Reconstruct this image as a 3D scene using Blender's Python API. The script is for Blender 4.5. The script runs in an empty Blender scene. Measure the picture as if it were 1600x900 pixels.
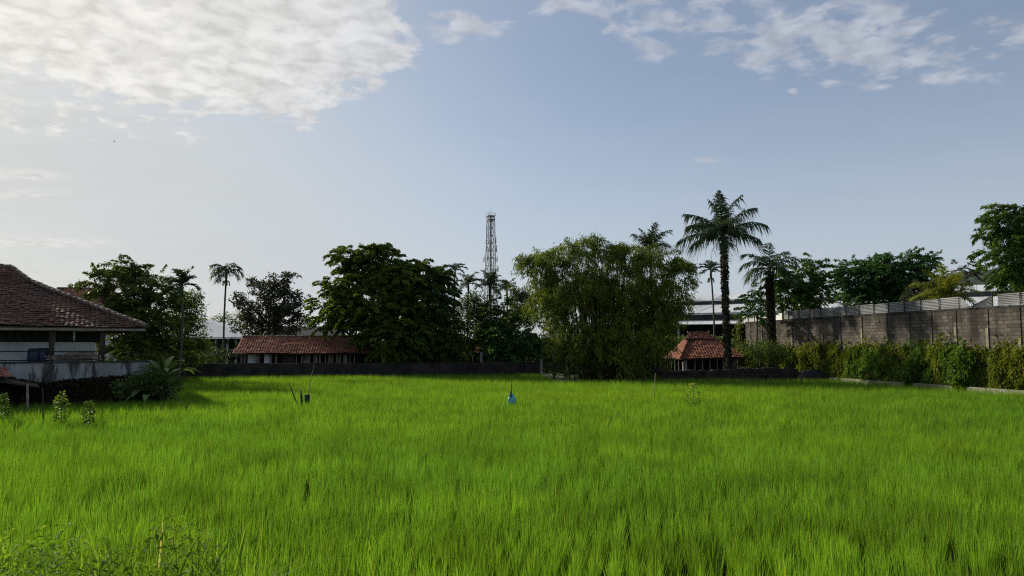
import bpy, bmesh, math, random
import numpy as np
from mathutils import Vector, Matrix
R = math.radians
random.seed(7)
rng = np.random.default_rng(11)
scene = bpy.context.scene

# ------------------------------------------------------------------ camera
F = 1150.0
PITCH = math.atan(90 / F)
CAMZ = 2.7
cam_d = bpy.data.cameras.new('camera')
cam = bpy.data.objects.new('camera', cam_d)
scene.collection.objects.link(cam)
scene.camera = cam
cam_d.sensor_width = 36
cam_d.lens = 36 * F / 1600
cam_d.clip_start = 0.05
cam_d.clip_end = 5000
cam.location = (0, 0, CAMZ)
cam.rotation_euler = (R(90) + PITCH, 0, 0)

# ------------------------------------------------------------------ light
SUN_AZ, SUN_EL = 52, 26          # degrees left of straight ahead, above horizon
sv = Vector((-math.sin(R(SUN_AZ)) * math.cos(R(SUN_EL)), math.cos(R(SUN_AZ)) * math.cos(R(SUN_EL)), math.sin(R(SUN_EL))))
sd = bpy.data.lights.new('sun', 'SUN')
sd.energy = 4.8
sd.angle = R(1.5)
sd.color = (1.0, 0.90, 0.72)
so = bpy.data.objects.new('sun', sd)
scene.collection.objects.link(so)
so.rotation_euler = sv.to_track_quat('Z', 'Y').to_euler()
so.location = (-60, 30, 60)

vs = scene.view_settings
vs.view_transform = 'Standard'
vs.look = 'None'
vs.gamma = 1
vs.use_curve_mapping = False
vs.exposure = 0.16
scene.render.film_transparent = False
try:
    scene.cycles.use_denoising = False
    scene.cycles.use_adaptive_sampling = False
    scene.cycles.sample_clamp_indirect = 3.0
    scene.cycles.filter_width = 1.15
    scene.cycles.max_bounces = 6
    scene.cycles.transparent_max_bounces = 4
    scene.cycles.diffuse_bounces = 3
    scene.cycles.transmission_bounces = 3
    scene.cycles.glossy_bounces = 2
except Exception:
    pass

def tan_dir(px, py):
    """pixel of the 1600x900 photo -> (x/y, z/y) of the world direction"""
    u, v = (px - 800) / F, (450 - py) / F
    c, s = math.cos(PITCH), math.sin(PITCH)
    dy = c - v * s
    return u / dy, (s + v * c) / dy

def P(px, py, D):
    u, w = tan_dir(px, py)
    return Vector((u * D, D, CAMZ + w * D))

def GX(px, D):
    return (px - 800) / F * D

# ------------------------------------------------------------------ sky
W = bpy.data.worlds.new('World')
scene.world = W
W.use_nodes = True
nt = W.node_tree
nt.nodes.clear()
class NG:
    """tiny wrapper to write node maths as expressions"""
    def __init__(s, nt): s.nt = nt
    def n(s, t, **k):
        x = s.nt.nodes.new(t)
        for a, b in k.items(): setattr(x, a, b)
        return x
    def put(s, sock, v):
        if hasattr(v, 'is_output') or hasattr(v, 'links'): s.nt.links.new(v, sock)
        else: sock.default_value = v
    def m(s, op, a, b=0.0, c=0.0, clamp=False):
        x = s.n('ShaderNodeMath', operation=op, use_clamp=clamp)
        s.put(x.inputs[0], a); s.put(x.inputs[1], b); s.put(x.inputs[2], c)
        return x.outputs[0]
    def add(s, a, b): return s.m('ADD', a, b)
    def mul(s, a, b): return s.m('MULTIPLY', a, b)
    def step(s, v, lo, hi, a=0.0, b=1.0, kind='SMOOTHSTEP'):
        x = s.n('ShaderNodeMapRange', interpolation_type=kind)
        s.put(x.inputs[0], v); x.inputs[1].default_value = lo; x.inputs[2].default_value = hi
        x.inputs[3].default_value = a; x.inputs[4].default_value = b
        return x.outputs[0]
    def vec(s, x, y, z=0.0):
        c = s.n('ShaderNodeCombineXYZ')
        s.put(c.inputs[0], x); s.put(c.inputs[1], y); s.put(c.inputs[2], z)
        return c.outputs[0]
    def noise(s, v, scale, detail=4, rough=0.55, dist=0.0):
        x = s.n('ShaderNodeTexNoise')
        if v is not None: s.put(x.inputs['Vector'], v)
        x.inputs['Scale'].default_value = scale; x.inputs['Detail'].default_value = detail
        x.inputs['Roughness'].default_value = rough; x.inputs['Distortion'].default_value = dist
        return x.outputs['Fac']
    def mix(s, f, a, b):
        x = s.n('ShaderNodeMix', data_type='RGBA')
        s.put(x.inputs[0], f); s.put(x.inputs[6], a); s.put(x.inputs[7], b)
        return x.outputs[2]
g = NG(nt)
SKY = 0.095
tc = g.n('ShaderNodeTexCoord')
sep = g.n('ShaderNodeSeparateXYZ')
nt.links.new(tc.outputs['Generated'], sep.inputs[0])
dx, dy, dz = sep.outputs
sky = g.n('ShaderNodeTexSky', sky_type='NISHITA')
sky.sun_disc = False
sky.sun_elevation = R(SUN_EL)
sky.sun_rotation = R(-SUN_AZ)
sky.altitude = 100
sky.air_density = 1.0
sky.dust_density = 1.0
sky.ozone_density = 1.6
ysafe = g.m('MAXIMUM', dy, 0.08)
u = g.m('DIVIDE', dx, ysafe)
w = g.m('DIVIDE', dz, ysafe)
zs = g.m('MAXIMUM', g.add(dz, 0.13), 0.05)
plane = g.vec(g.m('DIVIDE', dx, zs), g.m('DIVIDE', dy, zs), 0.0)
def halfplane(p, q, sx=0, sy=0):
    """signed distance (tangent units) to the line p->q, positive on the side left of it as seen in the picture"""
    (u0, w0), (u1, w1) = tan_dir(*p), tan_dir(*q)
    a, b = -(w1 - w0), (u1 - u0)
    L = math.hypot(a, b); a /= L; b /= L
    return g.add(g.add(g.mul(u, a), g.mul(w, b)), -(a * u0 + b * w0))
def blob(px, py, rx, ry, ang=0.0):
    u0, w0 = tan_dir(px, py)
    du = g.add(u, -u0); dw = g.add(w, -w0)
    c, s_ = math.cos(R(ang)), math.sin(R(ang))
    a = g.mul(g.add(g.mul(du, c), g.mul(dw, s_)), F / rx)
    b = g.mul(g.add(g.mul(dw, c), g.mul(du, -s_)), F / ry)
    return g.m('SUBTRACT', 1.0, g.m('SQRT', g.add(g.mul(a, a), g.mul(b, b))))
def mn(a, b): return g.m('MINIMUM', a, b)
def mx(a, b): return g.m('MAXIMUM', a, b)
nA = g.noise(plane, 12.0, 6, 0.56, 0.25)        # puffs
nB = g.noise(plane, 4.2, 3, 0.5)               # broad
nC = g.noise(g.vec(g.mul(u, 1.0), g.mul(w, 7.0)), 4.0, 5, 0.6)   # thin streaks
# main sheet of altocumulus upper left
big = mn(mn(halfplane((0, 124), (465, 200)), halfplane((465, 200), (668, 85))), halfplane((675, 90), (590, -30)))
bigm = g.add(big, g.mul(g.add(nA, -0.5), 0.13))
bigm = g.add(bigm, g.mul(g.add(nB, -0.5), 0.06))
m1 = g.step(bigm, -0.006, 0.022)
m1 = g.mul(m1, g.step(nA, 0.22, 0.47, 0.80, 1.0))
# trailing fringe beneath it
fr = mn(halfplane((-100, 205), (330, 205)), halfplane((330, 215), (350, 130)))
m2 = g.mul(g.step(g.add(fr, g.mul(g.add(nA, -0.5), 0.2)), 0.0, 0.04), g.step(nA, 0.43, 0.66, 0, 0.85))
# broken puffs upper right
reg = mx(mx(blob(1060, 22, 230, 85, -10), blob(1330, 55, 330, 100, -8)), mx(mx(blob(720, 42, 110, 34, 6), blob(880, 5, 110, 30, 0)), blob(1600, 45, 90, 50, 10)))
puff = g.add(g.mul(reg, 0.30), g.mul(g.add(nA, -0.5), 1.0))
puff = g.add(puff, g.mul(g.add(nB, -0.5), 0.5))
m3 = g.mul(g.step(puff, 0.07, 0.32), g.step(reg, 0.0, 0.3, 0.0, 0.80))
small = mx(mx(blob(1465, 122, 46, 20, 8), blob(1375, 137, 42, 10, 6)), mx(blob(1335, 92, 46, 20, 6), mx(blob(1300, 130, 24, 9), blob(1240, 143, 12, 6))))
small = mx(small, mx(mx(blob(1020, 75, 42, 22, -12), blob(1020, 28, 40, 32, 0)), mx(blob(1185, 95, 46, 30, -14), mx(blob(1250, 45, 60, 40, 0), blob(1370, 10, 75, 28, 8)))))
m4 = g.step(g.add(small, g.mul(g.add(nA, -0.5), 2.6)), 0.0, 0.9, 0.0, 0.75)
# low streaks at the left, two tiny wisps
st = mx(mx(blob(20, 303, 120, 9, 2), blob(25, 272, 100, 12, -2)), mx(blob(50, 378, 190, 14, -1), mx(blob(1103, 250, 26, 6), blob(297, 218, 14, 12))))
m5 = g.step(g.add(st, g.mul(g.add(nC, -0.5), 1.6)), 0.0, 0.7, 0.0, 0.55)
mask = mx(mx(m1, m2), mx(mx(m3, m4), m5))
above = g.step(dz, 0.0, 0.06)
front = g.step(dy, 0.05, 0.3)
# overhead and behind the camera: broken cover
m6 = g.mul(g.step(nB, 0.48, 0.62), g.mul(g.m('SUBTRACT', 1.0, front), 0.6))
mask = g.mul(mx(g.mul(mask, front), m6), above)
# closeness to the sun
cs = g.add(g.add(g.mul(dx, sv.x), g.mul(dy, sv.y)), g.mul(dz, sv.z))
near = g.step(cs, 0.50, 1.10, 0.0, 1.0, 'SMOOTHERSTEP')
# cloud relief: soft grey cells inside the sheet
nD = g.noise(plane, 17.0, 4, 0.48, 0.3)
nE = g.noise(plane, 6.5, 3, 0.5)
relief = g.add(g.mul(g.step(nD, 0.28, 0.66), 0.21), g.mul(g.step(nE, 0.35, 0.65), 0.11))
cl = g.add(0.61, g.mul(near, 0.24))
cl = g.mul(cl, g.add(0.72, relief))
clc = g.mix(near, (0.80, 0.85, 0.97, 1), (1.0, 0.975, 0.90, 1))
hs = g.n('ShaderNodeVectorMath', operation='SCALE'); nt.links.new(clc, hs.inputs[0]); g.put(hs.inputs[3], cl)
# thin high veil: whitens the sky towards the horizon and towards the sun
sk = g.n('ShaderNodeVectorMath', operation='SCALE'); nt.links.new(sky.outputs[0], sk.inputs[0]); sk.inputs[3].default_value = SKY
veil_h = g.step(dz, 0.0, 0.42, 0.70, 0.24, 'SMOOTHERSTEP')
veil = g.m('MINIMUM', g.add(veil_h, g.mul(g.mul(near, g.step(dz, 0.0, 0.6, 0.85, 0.25)), 0.95)), 0.90)
veil = g.mul(veil, g.add(0.86, g.mul(nC, 0.28)))
veilc = g.mix(near, (0.485, 0.525, 0.60, 1), (0.56, 0.57, 0.545, 1))
c1 = g.mix(veil, sk.outputs[0], veilc)
c2 = g.mix(mask, c1, hs.outputs[0])
bg = g.n('ShaderNodeBackground'); nt.links.new(c2, bg.inputs[0]); bg.inputs[1].default_value = 1.0
wo = g.n('ShaderNodeOutputWorld'); nt.links.new(bg.outputs[0], wo.inputs[0])

# ------------------------------------------------------------------ helpers
def link(o, parent=None):
    scene.collection.objects.link(o)
    if parent is not None: o.parent = parent
    return o
def tag(o, label=None, cat=None, group=None, kind=None):
    if label: o['label'] = label
    if cat: o['category'] = cat
    if group: o['group'] = group
    if kind: o['kind'] = kind
    return o
def thing(name, label, cat, loc=(0, 0, 0), rotz=0.0, group=None):
    o = bpy.data.objects.new(name, None)
    o.empty_display_size = 0.3
    o.location = loc; o.rotation_euler = (0, 0, rotz)
    return link(tag(o, label, cat, group))
def mesh_np(name, V, Q, var=None, mat=None, parent=None, smooth=False, T=None):
    """V (n,3); Q (m,4) quads; T (k,3) triangles; var (n,) per-vertex variation"""
    V = np.asarray(V, dtype=np.float32)
    Q = np.asarray(Q, dtype=np.int32).reshape(-1, 4)
    T = np.zeros((0, 3), np.int32) if T is None else np.asarray(T, np.int32).reshape(-1, 3)
    me = bpy.data.meshes.new(name)
    me.vertices.add(len(V)); me.vertices.foreach_set('co', V.ravel())
    nl = Q.size + T.size
    me.loops.add(nl); me.loops.foreach_set('vertex_index', np.concatenate([Q.ravel(), T.ravel()]))
    me.polygons.add(len(Q) + len(T))
    st = np.concatenate([np.arange(len(Q)) * 4, Q.size + np.arange(len(T)) * 3]).astype(np.int32)
    me.polygons.foreach_set('loop_start', st)
    if smooth: me.polygons.foreach_set('use_smooth', np.ones(len(Q) + len(T), dtype=bool))
    if var is not None:
        a = me.attributes.new('var', 'FLOAT', 'POINT'); a.data.foreach_set('value', np.asarray(var, np.float32))
    me.update(calc_edges=True)
    if mat: me.materials.append(mat)
    o = bpy.data.objects.new(name, me)
    return link(o, parent)
class MB:
    """collects boxes, prisms, tubes and quads, then becomes ONE mesh object"""
    def __init__(s): s.v = []; s.f = []; s.a = []
    def add(s, vs, fs, var=None):
        n = len(s.v); s.v += [tuple(x) for x in vs]; s.f += [tuple(i + n for i in f) for f in fs]
        s.a += [random.random() if var is None else var] * len(vs); return s
    def box(s, a, b, var=None):
        x0, y0, z0 = a; x1, y1, z1 = b
        return s.add([(x0,y0,z0),(x1,y0,z0),(x1,y1,z0),(x0,y1,z0),(x0,y0,z1),(x1,y0,z1),(x1,y1,z1),(x0,y1,z1)],
                     [(0,3,2,1),(4,5,6,7),(0,1,5,4),(1,2,6,5),(2,3,7,6),(3,0,4,7)], var)
    def hexa(s, pts, var=None):
        return s.add(pts, [(0,3,2,1),(4,5,6,7),(0,1,5,4),(1,2,6,5),(2,3,7,6),(3,0,4,7)], var)
    def slab(s, quad, t, var=None):
        """four corners of the top face, thickened downwards along its normal"""
        q = [Vector(p) for p in quad]; n = (q[1] - q[0]).cross(q[-1] - q[0]).normalized()
        k = len(q); low = [p - n * t for p in q]
        return s.add(low + q, [tuple(reversed(range(k))), tuple(range(k, 2 * k))] + [(i, (i+1) % k, k + (i+1) % k, k + i) for i in range(k)], var)
    def tube(s, pts, rad, seg=6, var=None, cap=True):
        pts = [Vector(p) for p in pts]; vs = []; n = len(pts)
        up = Vector((0.13, 0.97, 0.21))
        for i, p in enumerate(pts):
            d = (pts[min(i+1, n-1)] - pts[max(i-1, 0)]).normalized()
            a = d.cross(up)
            if a.length < 1e-3: a = d.cross(Vector((1, 0, 0)))
            a.normalize(); b = d.cross(a)
            r = rad[i] if hasattr(rad, '__len__') else rad
            for k in range(seg):
                t = 2 * math.pi * k / seg
                vs.append(p + a * (math.cos(t) * r) + b * (math.sin(t) * r))
        fs = [(i*seg+k, i*seg+(k+1) % seg, (i+1)*seg+(k+1) % seg, (i+1)*seg+k) for i in range(n-1) for k in range(seg)]
        if cap: fs += [tuple(reversed(range(seg))), tuple(range((n-1)*seg, n*seg))]
        return s.add(vs, fs, var)
    def build(s, name, mat, parent=None, smooth=False):
        me = bpy.data.meshes.new(name); me.from_pydata(s.v, [], s.f)
        a = me.attributes.new('var', 'FLOAT', 'POINT'); a.data.foreach_set('value', s.a)
        if smooth: me.polygons.foreach_set('use_smooth', [True] * len(me.polygons))
        me.update(); me.materials.append(mat)
        return link(bpy.data.objects.new(name, me), parent)
    def local(s, org, rotz):
        """from world into the frame of a thing at org turned by rotz"""
        M = (Matrix.Translation(Vector(org)) @ Matrix.Rotation(rotz, 4, 'Z')).inverted()
        s.v = [tuple(M @ Vector(p)) for p in s.v]; return s
def vnoise(x, y, scale, seed=0, octs=3):
    x = np.asarray(x, float); y = np.asarray(y, float); out = 0; amp = 1; tot = 0
    r = np.random.default_rng(seed + 100); L = r.random((64, 64))
    for o in range(octs):
        a = x * scale + 17.3 * o; b = y * scale + 5.1 * o
        i = np.floor(a).astype(int); j = np.floor(b).astype(int); fa = a - i; fb = b - j
        fa = fa*fa*(3-2*fa); fb = fb*fb*(3-2*fb)
        g00 = L[i % 64, j % 64]; g10 = L[(i+1) % 64, j % 64]; g01 = L[i % 64, (j+1) % 64]; g11 = L[(i+1) % 64, (j+1) % 64]
        out = out + amp * ((g00*(1-fa)+g10*fa)*(1-fb) + (g01*(1-fa)+g11*fa)*fb); tot += amp; amp *= 0.5; scale *= 2
    return out / tot

# ------------------------------------------------------------------ materials
def newmat(name):
    m = bpy.data.materials.new(name); m.use_nodes = True; m.node_tree.nodes.clear()
    return m, NG(m.node_tree)
def out_(g_, sh):
    o = g_.n('ShaderNodeOutputMaterial'); g_.nt.links.new(sh, o.inputs[0])
def var_(g_, name='var'):
    a = g_.n('ShaderNodeAttribute'); a.attribute_name = name; return a.outputs['Fac']
def c4(c): return (c[0], c[1], c[2], 1)
def leafmat(name, c0, c1, c2=None, trans=0.35, rough=0.5, tcol=(1.25, 1.2, 0.5)):
    """two- or three-tone leaves with light coming through them; tone by the leaf's own variation"""
    m, g_ = newmat(name)
    v = var_(g_)
    oc = g_.n('ShaderNodeTexCoord')
    col = g_.mix(g_.step(v, 0.1, 0.9, kind='LINEAR'), c4(c0), c4(c1))
    if c2: col = g_.mix(g_.step(v, 0.93, 0.97), col, c4(c2))
    n = g_.noise(oc.outputs['Object'], 0.9, 2)
    br = g_.n('ShaderNodeVectorMath', operation='SCALE'); g_.put(br.inputs[0], col); g_.put(br.inputs[3], g_.step(n, 0.3, 0.7, 0.75, 1.25))
    p = g_.n('ShaderNodeBsdfPrincipled'); g_.put(p.inputs['Base Color'], br.outputs[0])
    p.inputs['Roughness'].default_value = rough; p.inputs['Specular IOR Level'].default_value = 0.12
    t = g_.n('ShaderNodeBsdfTranslucent')
    tm = g_.n('ShaderNodeVectorMath', operation='MULTIPLY'); g_.put(tm.inputs[0], br.outputs[0]); tm.inputs[1].default_value = tcol
    g_.put(t.inputs[0], tm.outputs[0])
    ms = g_.n('ShaderNodeMixShader'); ms.inputs[0].default_value = trans
    g_.nt.links.new(p.outputs[0], ms.inputs[1]); g_.nt.links.new(t.outputs[0], ms.inputs[2])
    out_(g_, ms.outputs[0]); return m
def surf(name, c0, c1, scale=3.0, rough=0.85, bump=0.3, bscale=25.0, spec=0.3, dirt=None, dscale=0.7, vmix=0.0, stretch=(1, 1, 1), metal=0.0, dlo=0.5, dhi=0.7):
    """weathered surface: two tones by noise, patches of dirt, per-piece variation, bump"""
    m, g_ = newmat(name)
    oc = g_.n('ShaderNodeTexCoord'); mp = g_.n('ShaderNodeMapping'); mp.inputs['Scale'].default_value = stretch
    g_.put(mp.inputs[0], oc.outputs['Object']); v = mp.outputs[0]
    f = g_.step(g_.noise(v, scale, 5, 0.6), 0.35, 0.65)
    if vmix: f = g_.m('ADD', g_.mul(f, 1 - vmix), g_.mul(var_(g_), vmix), clamp=True)
    col = g_.mix(f, c4(c0), c4(c1))
    if dirt: col = g_.mix(g_.step(g_.noise(v, dscale, 6, 0.65, 0.3), dlo, dhi, 0, 0.9), col, c4(dirt))
    p = g_.n('ShaderNodeBsdfPrincipled'); g_.put(p.inputs['Base Color'], col)
    p.inputs['Roughness'].default_value = rough; p.inputs['Specular IOR Level'].default_value = spec; p.inputs['Metallic'].default_value = metal
    if bump:
        b = g_.n('ShaderNodeBump'); b.inputs['Strength'].default_value = bump; b.inputs['Distance'].default_value = 0.03
        g_.put(b.inputs['Height'], g_.noise(v, bscale, 4, 0.6)); g_.put(p.inputs['Normal'], b.outputs[0])
    out_(g_, p.outputs[0]); return m
M = {}
M['rice'] = leafmat('rice_blades', (0.066, 0.203, 0.036), (0.208, 0.340, 0.028), (0.42, 0.38, 0.10), 0.48, 0.5, (1.15, 1.2, 0.5))
M['soil'] = surf('paddy_mud', (0.012, 0.020, 0.006), (0.028, 0.034, 0.012), 2.0, 1.0, 0.2, spec=0.0)
M['earth'] = surf('earth', (0.035, 0.035, 0.02), (0.05, 0.06, 0.025), 0.6, 0.95, 0.5, 8.0, dirt=(0.03, 0.05, 0.015), dscale=0.3)
M['bark'] = surf('bark', (0.045, 0.037, 0.028), (0.10, 0.088, 0.07), 4.0, 0.9, 0.6, 20, stretch=(1, 1, 0.3))
M['palmbark'] = surf('palm_bark', (0.05, 0.045, 0.035), (0.12, 0.11, 0.09), 6.0, 0.9, 0.6, 14, stretch=(0.5, 0.5, 4))
M['culm'] = surf('bamboo_culm', (0.05, 0.065, 0.02), (0.13, 0.13, 0.045), 4.0, 0.5, 0.2, vmix=0.6)
M['mango'] = leafmat('dense_leaves', (0.048, 0.095, 0.018), (0.155, 0.215, 0.032), None, 0.40)
M['darkleaf'] = leafmat('dark_leaves', (0.034, 0.072, 0.022), (0.105, 0.160, 0.038), None, 0.34)
M['sparseleaf'] = leafmat('dull_leaves', (0.032, 0.042, 0.026), (0.080, 0.095, 0.050), None, 0.2)
M['feather'] = leafmat('feathery_leaves', (0.045, 0.080, 0.018), (0.130, 0.180, 0.035), None, 0.35)
M['bamboo'] = leafmat('bamboo_leaves', (0.055, 0.095, 0.014), (0.165, 0.215, 0.030), (0.24, 0.20, 0.06), 0.40)
M['green'] = leafmat('bright_leaves', (0.034, 0.085, 0.016), (0.100, 0.170, 0.030), None, 0.3)
M['blue_green'] = leafmat('deep_green_leaves', (0.024, 0.080, 0.026), (0.070, 0.160, 0.042), None, 0.32)
M['palm'] = leafmat('palm_leaflets', (0.028, 0.052, 0.024), (0.070, 0.105, 0.045), None, 0.22, 0.5)
M['ypalm'] = leafmat('young_palm_leaflets', (0.10, 0.14, 0.02), (0.24, 0.26, 0.05), (0.3, 0.22, 0.08), 0.4, 0.5)
M['vine'] = leafmat('creeper_leaves', (0.055, 0.095, 0.016), (0.185, 0.215, 0.034), (0.27, 0.21, 0.06), 0.36)
M['vine_g'] = leafmat('fresh_creeper_leaves', (0.045, 0.110, 0.018), (0.125, 0.205, 0.032), None, 0.32)
M['weed'] = leafmat('weed_leaves', (0.08, 0.18, 0.02), (0.22, 0.34, 0.04), (0.42, 0.40, 0.20), 0.46, 0.7)
M['sapling'] = leafmat('sapling_leaves', (0.05, 0.10, 0.015), (0.16, 0.24, 0.03), None, 0.4)
M['banana'] = leafmat('broad_leaves', (0.06, 0.11, 0.03), (0.14, 0.21, 0.07), None, 0.3, 0.4)
M['dead'] = leafmat('withered_leaves', (0.022, 0.022, 0.014), (0.055, 0.05, 0.028), None, 0.1)
M['tile_old'] = surf('weathered_roof_tile', (0.050, 0.026, 0.019), (0.165, 0.078, 0.052), 1.2, 0.85, 0.3, 30, vmix=0.55, dirt=(0.045, 0.032, 0.026), dscale=0.5, dlo=0.45, dhi=0.7)
M['tile_red'] = surf('red_roof_tile', (0.13, 0.045, 0.028), (0.34, 0.130, 0.080), 1.2, 0.85, 0.3, 30, vmix=0.65, dirt=(0.10, 0.05, 0.04), dscale=0.45, dlo=0.5, dhi=0.75)
M['ridge'] = surf('ridge_mortar', (0.10, 0.075, 0.06), (0.22, 0.17, 0.14), 5, 0.9, 0.4)
M['plaster'] = surf('white_plaster', (0.55, 0.59, 0.63), (0.72, 0.75, 0.78), 0.8, 0.9, 0.0, dirt=(0.30, 0.31, 0.31), dscale=0.6, dlo=0.55, dhi=0.8, stretch=(1, 1, 0.5))
M['dirtyplaster'] = surf('stained_plaster', (0.20, 0.205, 0.21), (0.33, 0.34, 0.35), 0.9, 0.9, 0.06, dirt=(0.03, 0.03, 0.027), dscale=2.4, dlo=0.47, dhi=0.62, stretch=(1, 1, 0.22))
M['stone'] = surf('rough_stone', (0.022, 0.022, 0.018), (0.07, 0.065, 0.055), 2.5, 0.95, 1.0, 6, dirt=(0.02, 0.026, 0.012), dscale=1.0)
M['darkwall'] = surf('dark_brick_render', (0.020, 0.017, 0.017), (0.045, 0.036, 0.034), 1.5, 0.95, 0.5, 12)
M['wood'] = surf('dark_timber', (0.025, 0.018, 0.013), (0.06, 0.045, 0.035), 5, 0.8, 0.4, stretch=(3, 3, 0.5))
M['palewood'] = surf('pale_timber', (0.14, 0.12, 0.09), (0.28, 0.24, 0.19), 4, 0.8, 0.4, vmix=0.4)
M['glass'] = surf('dusty_dark_glass', (0.010, 0.012, 0.013), (0.024, 0.026, 0.028), 1, 0.5, 0, spec=0.25)
M['shadowboard'] = surf('shade_black_board', (0.008, 0.008, 0.008), (0.02, 0.018, 0.016), 2, 0.95, 0.2)  # near-black: shade under the shed roofs put into the colour; also the dark factory wall
M['sheet'] = surf('zinc_roof_sheet', (0.56, 0.58, 0.60), (0.72, 0.74, 0.76), 0.15, 0.5, 0.05, dirt=(0.22, 0.22, 0.22), dscale=0.2, stretch=(1, 0.2, 1), spec=0.4)
M['fence_sheet'] = surf('weathered_corrugated_sheet', (0.17, 0.18, 0.19), (0.24, 0.25, 0.26), 0.6, 0.6, 0.05, dirt=(0.10, 0.09, 0.08), dscale=0.8, spec=0.3)
M['steel'] = surf('galvanised_steel', (0.24, 0.245, 0.25), (0.36, 0.365, 0.37), 1, 0.5, 0, metal=0.2)
M['whitemetal'] = surf('white_painted_metal', (0.55, 0.56, 0.57), (0.7, 0.7, 0.7), 1, 0.6, 0)
M['blue'] = surf('blue_plastic', (0.012, 0.022, 0.05), (0.02, 0.035, 0.075), 2, 0.45, 0)
M['cyan'] = surf('cyan_plastic', (0.05, 0.30, 0.38), (0.22, 0.55, 0.58), 14, 0.35, 0.5, vmix=0.4)
M['black'] = surf('black_plastic', (0.008, 0.008, 0.01), (0.02, 0.02, 0.022), 4, 0.6, 0)
M['kerb'] = surf('kerb_concrete', (0.15, 0.15, 0.11), (0.26, 0.25, 0.20), 1.5, 0.9, 0.4, dirt=(0.07, 0.08, 0.04), dscale=1.2)
M['roofdark'] = surf('dark_roof_sheet', (0.03, 0.033, 0.034), (0.055, 0.058, 0.06), 0.5, 0.7, 0.1)
M['bird'] = surf('dark_feathers', (0.015, 0.015, 0.015), (0.03, 0.03, 0.03), 5, 0.8, 0)
# concrete block wall with courses, damp and streaks
def blockmat():
    m, g_ = newmat('concrete_blocks')
    oc = g_.n('ShaderNodeTexCoord'); s_ = g_.n('ShaderNodeSeparateXYZ'); g_.put(s_.inputs[0], oc.outputs['Object'])
    x, y, z = s_.outputs
    wob = g_.mul(g_.add(g_.noise(oc.outputs['Object'], 1.5, 2), -0.5), 0.03)
    b = g_.n('ShaderNodeTexBrick'); g_.put(b.inputs['Vector'], g_.vec(x, g_.add(z, wob), 0.0))
    b.inputs['Scale'].default_value = 1; b.inputs['Brick Width'].default_value = 0.42; b.inputs['Row Height'].default_value = 0.2
    b.inputs['Mortar Size'].default_value = 0.016; b.inputs['Mortar Smooth'].default_value = 0.3
    b.inputs['Color1'].default_value = (0.058, 0.050, 0.043, 1); b.inputs['Color2'].default_value = (0.150, 0.130, 0.110, 1); b.inputs['Mortar'].default_value = (0.055, 0.05, 0.045, 1)
    big_ = g_.noise(g_.vec(g_.mul(x, 0.5), g_.mul(z, 0.5)), 1.2, 5, 0.6)
    col = g_.mix(g_.step(big_, 0.45, 0.70, 0, 0.7), b.outputs['Color'], (0.062, 0.058, 0.053, 1))
    streak = g_.noise(g_.vec(g_.mul(x, 1.6), g_.mul(z, 0.22)), 1.0, 4, 0.6)
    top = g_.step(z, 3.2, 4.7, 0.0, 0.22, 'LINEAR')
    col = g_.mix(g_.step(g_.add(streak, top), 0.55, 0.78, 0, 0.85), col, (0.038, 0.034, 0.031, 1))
    # one broad wet stain below the broken sheets
    sx = g_.m('ABSOLUTE', g_.add(x, g_.add(-STAIN_X, g_.mul(g_.add(streak, -0.5), 0.5))))
    col = g_.mix(g_.step(sx, 0.15, 0.5, 0.9, 0), col, (0.028, 0.026, 0.024, 1))
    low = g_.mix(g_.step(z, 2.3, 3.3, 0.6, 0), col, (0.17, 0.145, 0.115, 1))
    p = g_.n('ShaderNodeBsdfPrincipled'); g_.put(p.inputs['Base Color'], low); p.inputs['Roughness'].default_value = 0.95; p.inputs['Specular IOR Level'].default_value = 0.2
    bu = g_.n('ShaderNodeBump'); bu.inputs['Strength'].default_value = 0.9; bu.inputs['Distance'].default_value = 0.03
    h = g_.add(g_.mul(b.outputs['Fac'], -1.0), g_.mul(g_.noise(oc.outputs['Object'], 9, 5, 0.7), 0.9))
    g_.put(bu.inputs['Height'], h); g_.put(p.inputs['Normal'], bu.outputs[0]); out_(g_, p.outputs[0]); return m
# ------------------------------------------------------------------ foliage builders
def unit(v): return v / np.maximum(np.linalg.norm(v, axis=-1, keepdims=True), 1e-9)
def leaves(c, d, L, Wd, var, bend=0.25):
    """c (n,3) leaf bases, d (n,3) directions, L, Wd (n,) -> rhombic leaves folded a little, drooping at the tip"""
    n = len(c); d = unit(d)
    s = unit(np.cross(d, unit(rng.normal(size=(n, 3)))))
    nn = np.cross(s, d)
    L = np.broadcast_to(L, n)[:, None]; Wd = np.broadcast_to(Wd, n)[:, None]
    p0 = c; p1 = c + d * L * 0.45 + s * Wd * 0.5 - nn * Wd * 0.12
    p3 = c + d * L * 0.45 - s * Wd * 0.5 - nn * Wd * 0.12
    p2 = c + d * L + np.array([0, 0, -1.0]) * L * bend
    V = np.stack([p0, p1, p2, p3], 1).reshape(-1, 3)
    Q = np.arange(4 * n).reshape(-1, 4)
    return V, Q, np.repeat(var, 4)
def rand_dirs(n): return unit(rng.normal(size=(n, 3)))
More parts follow.
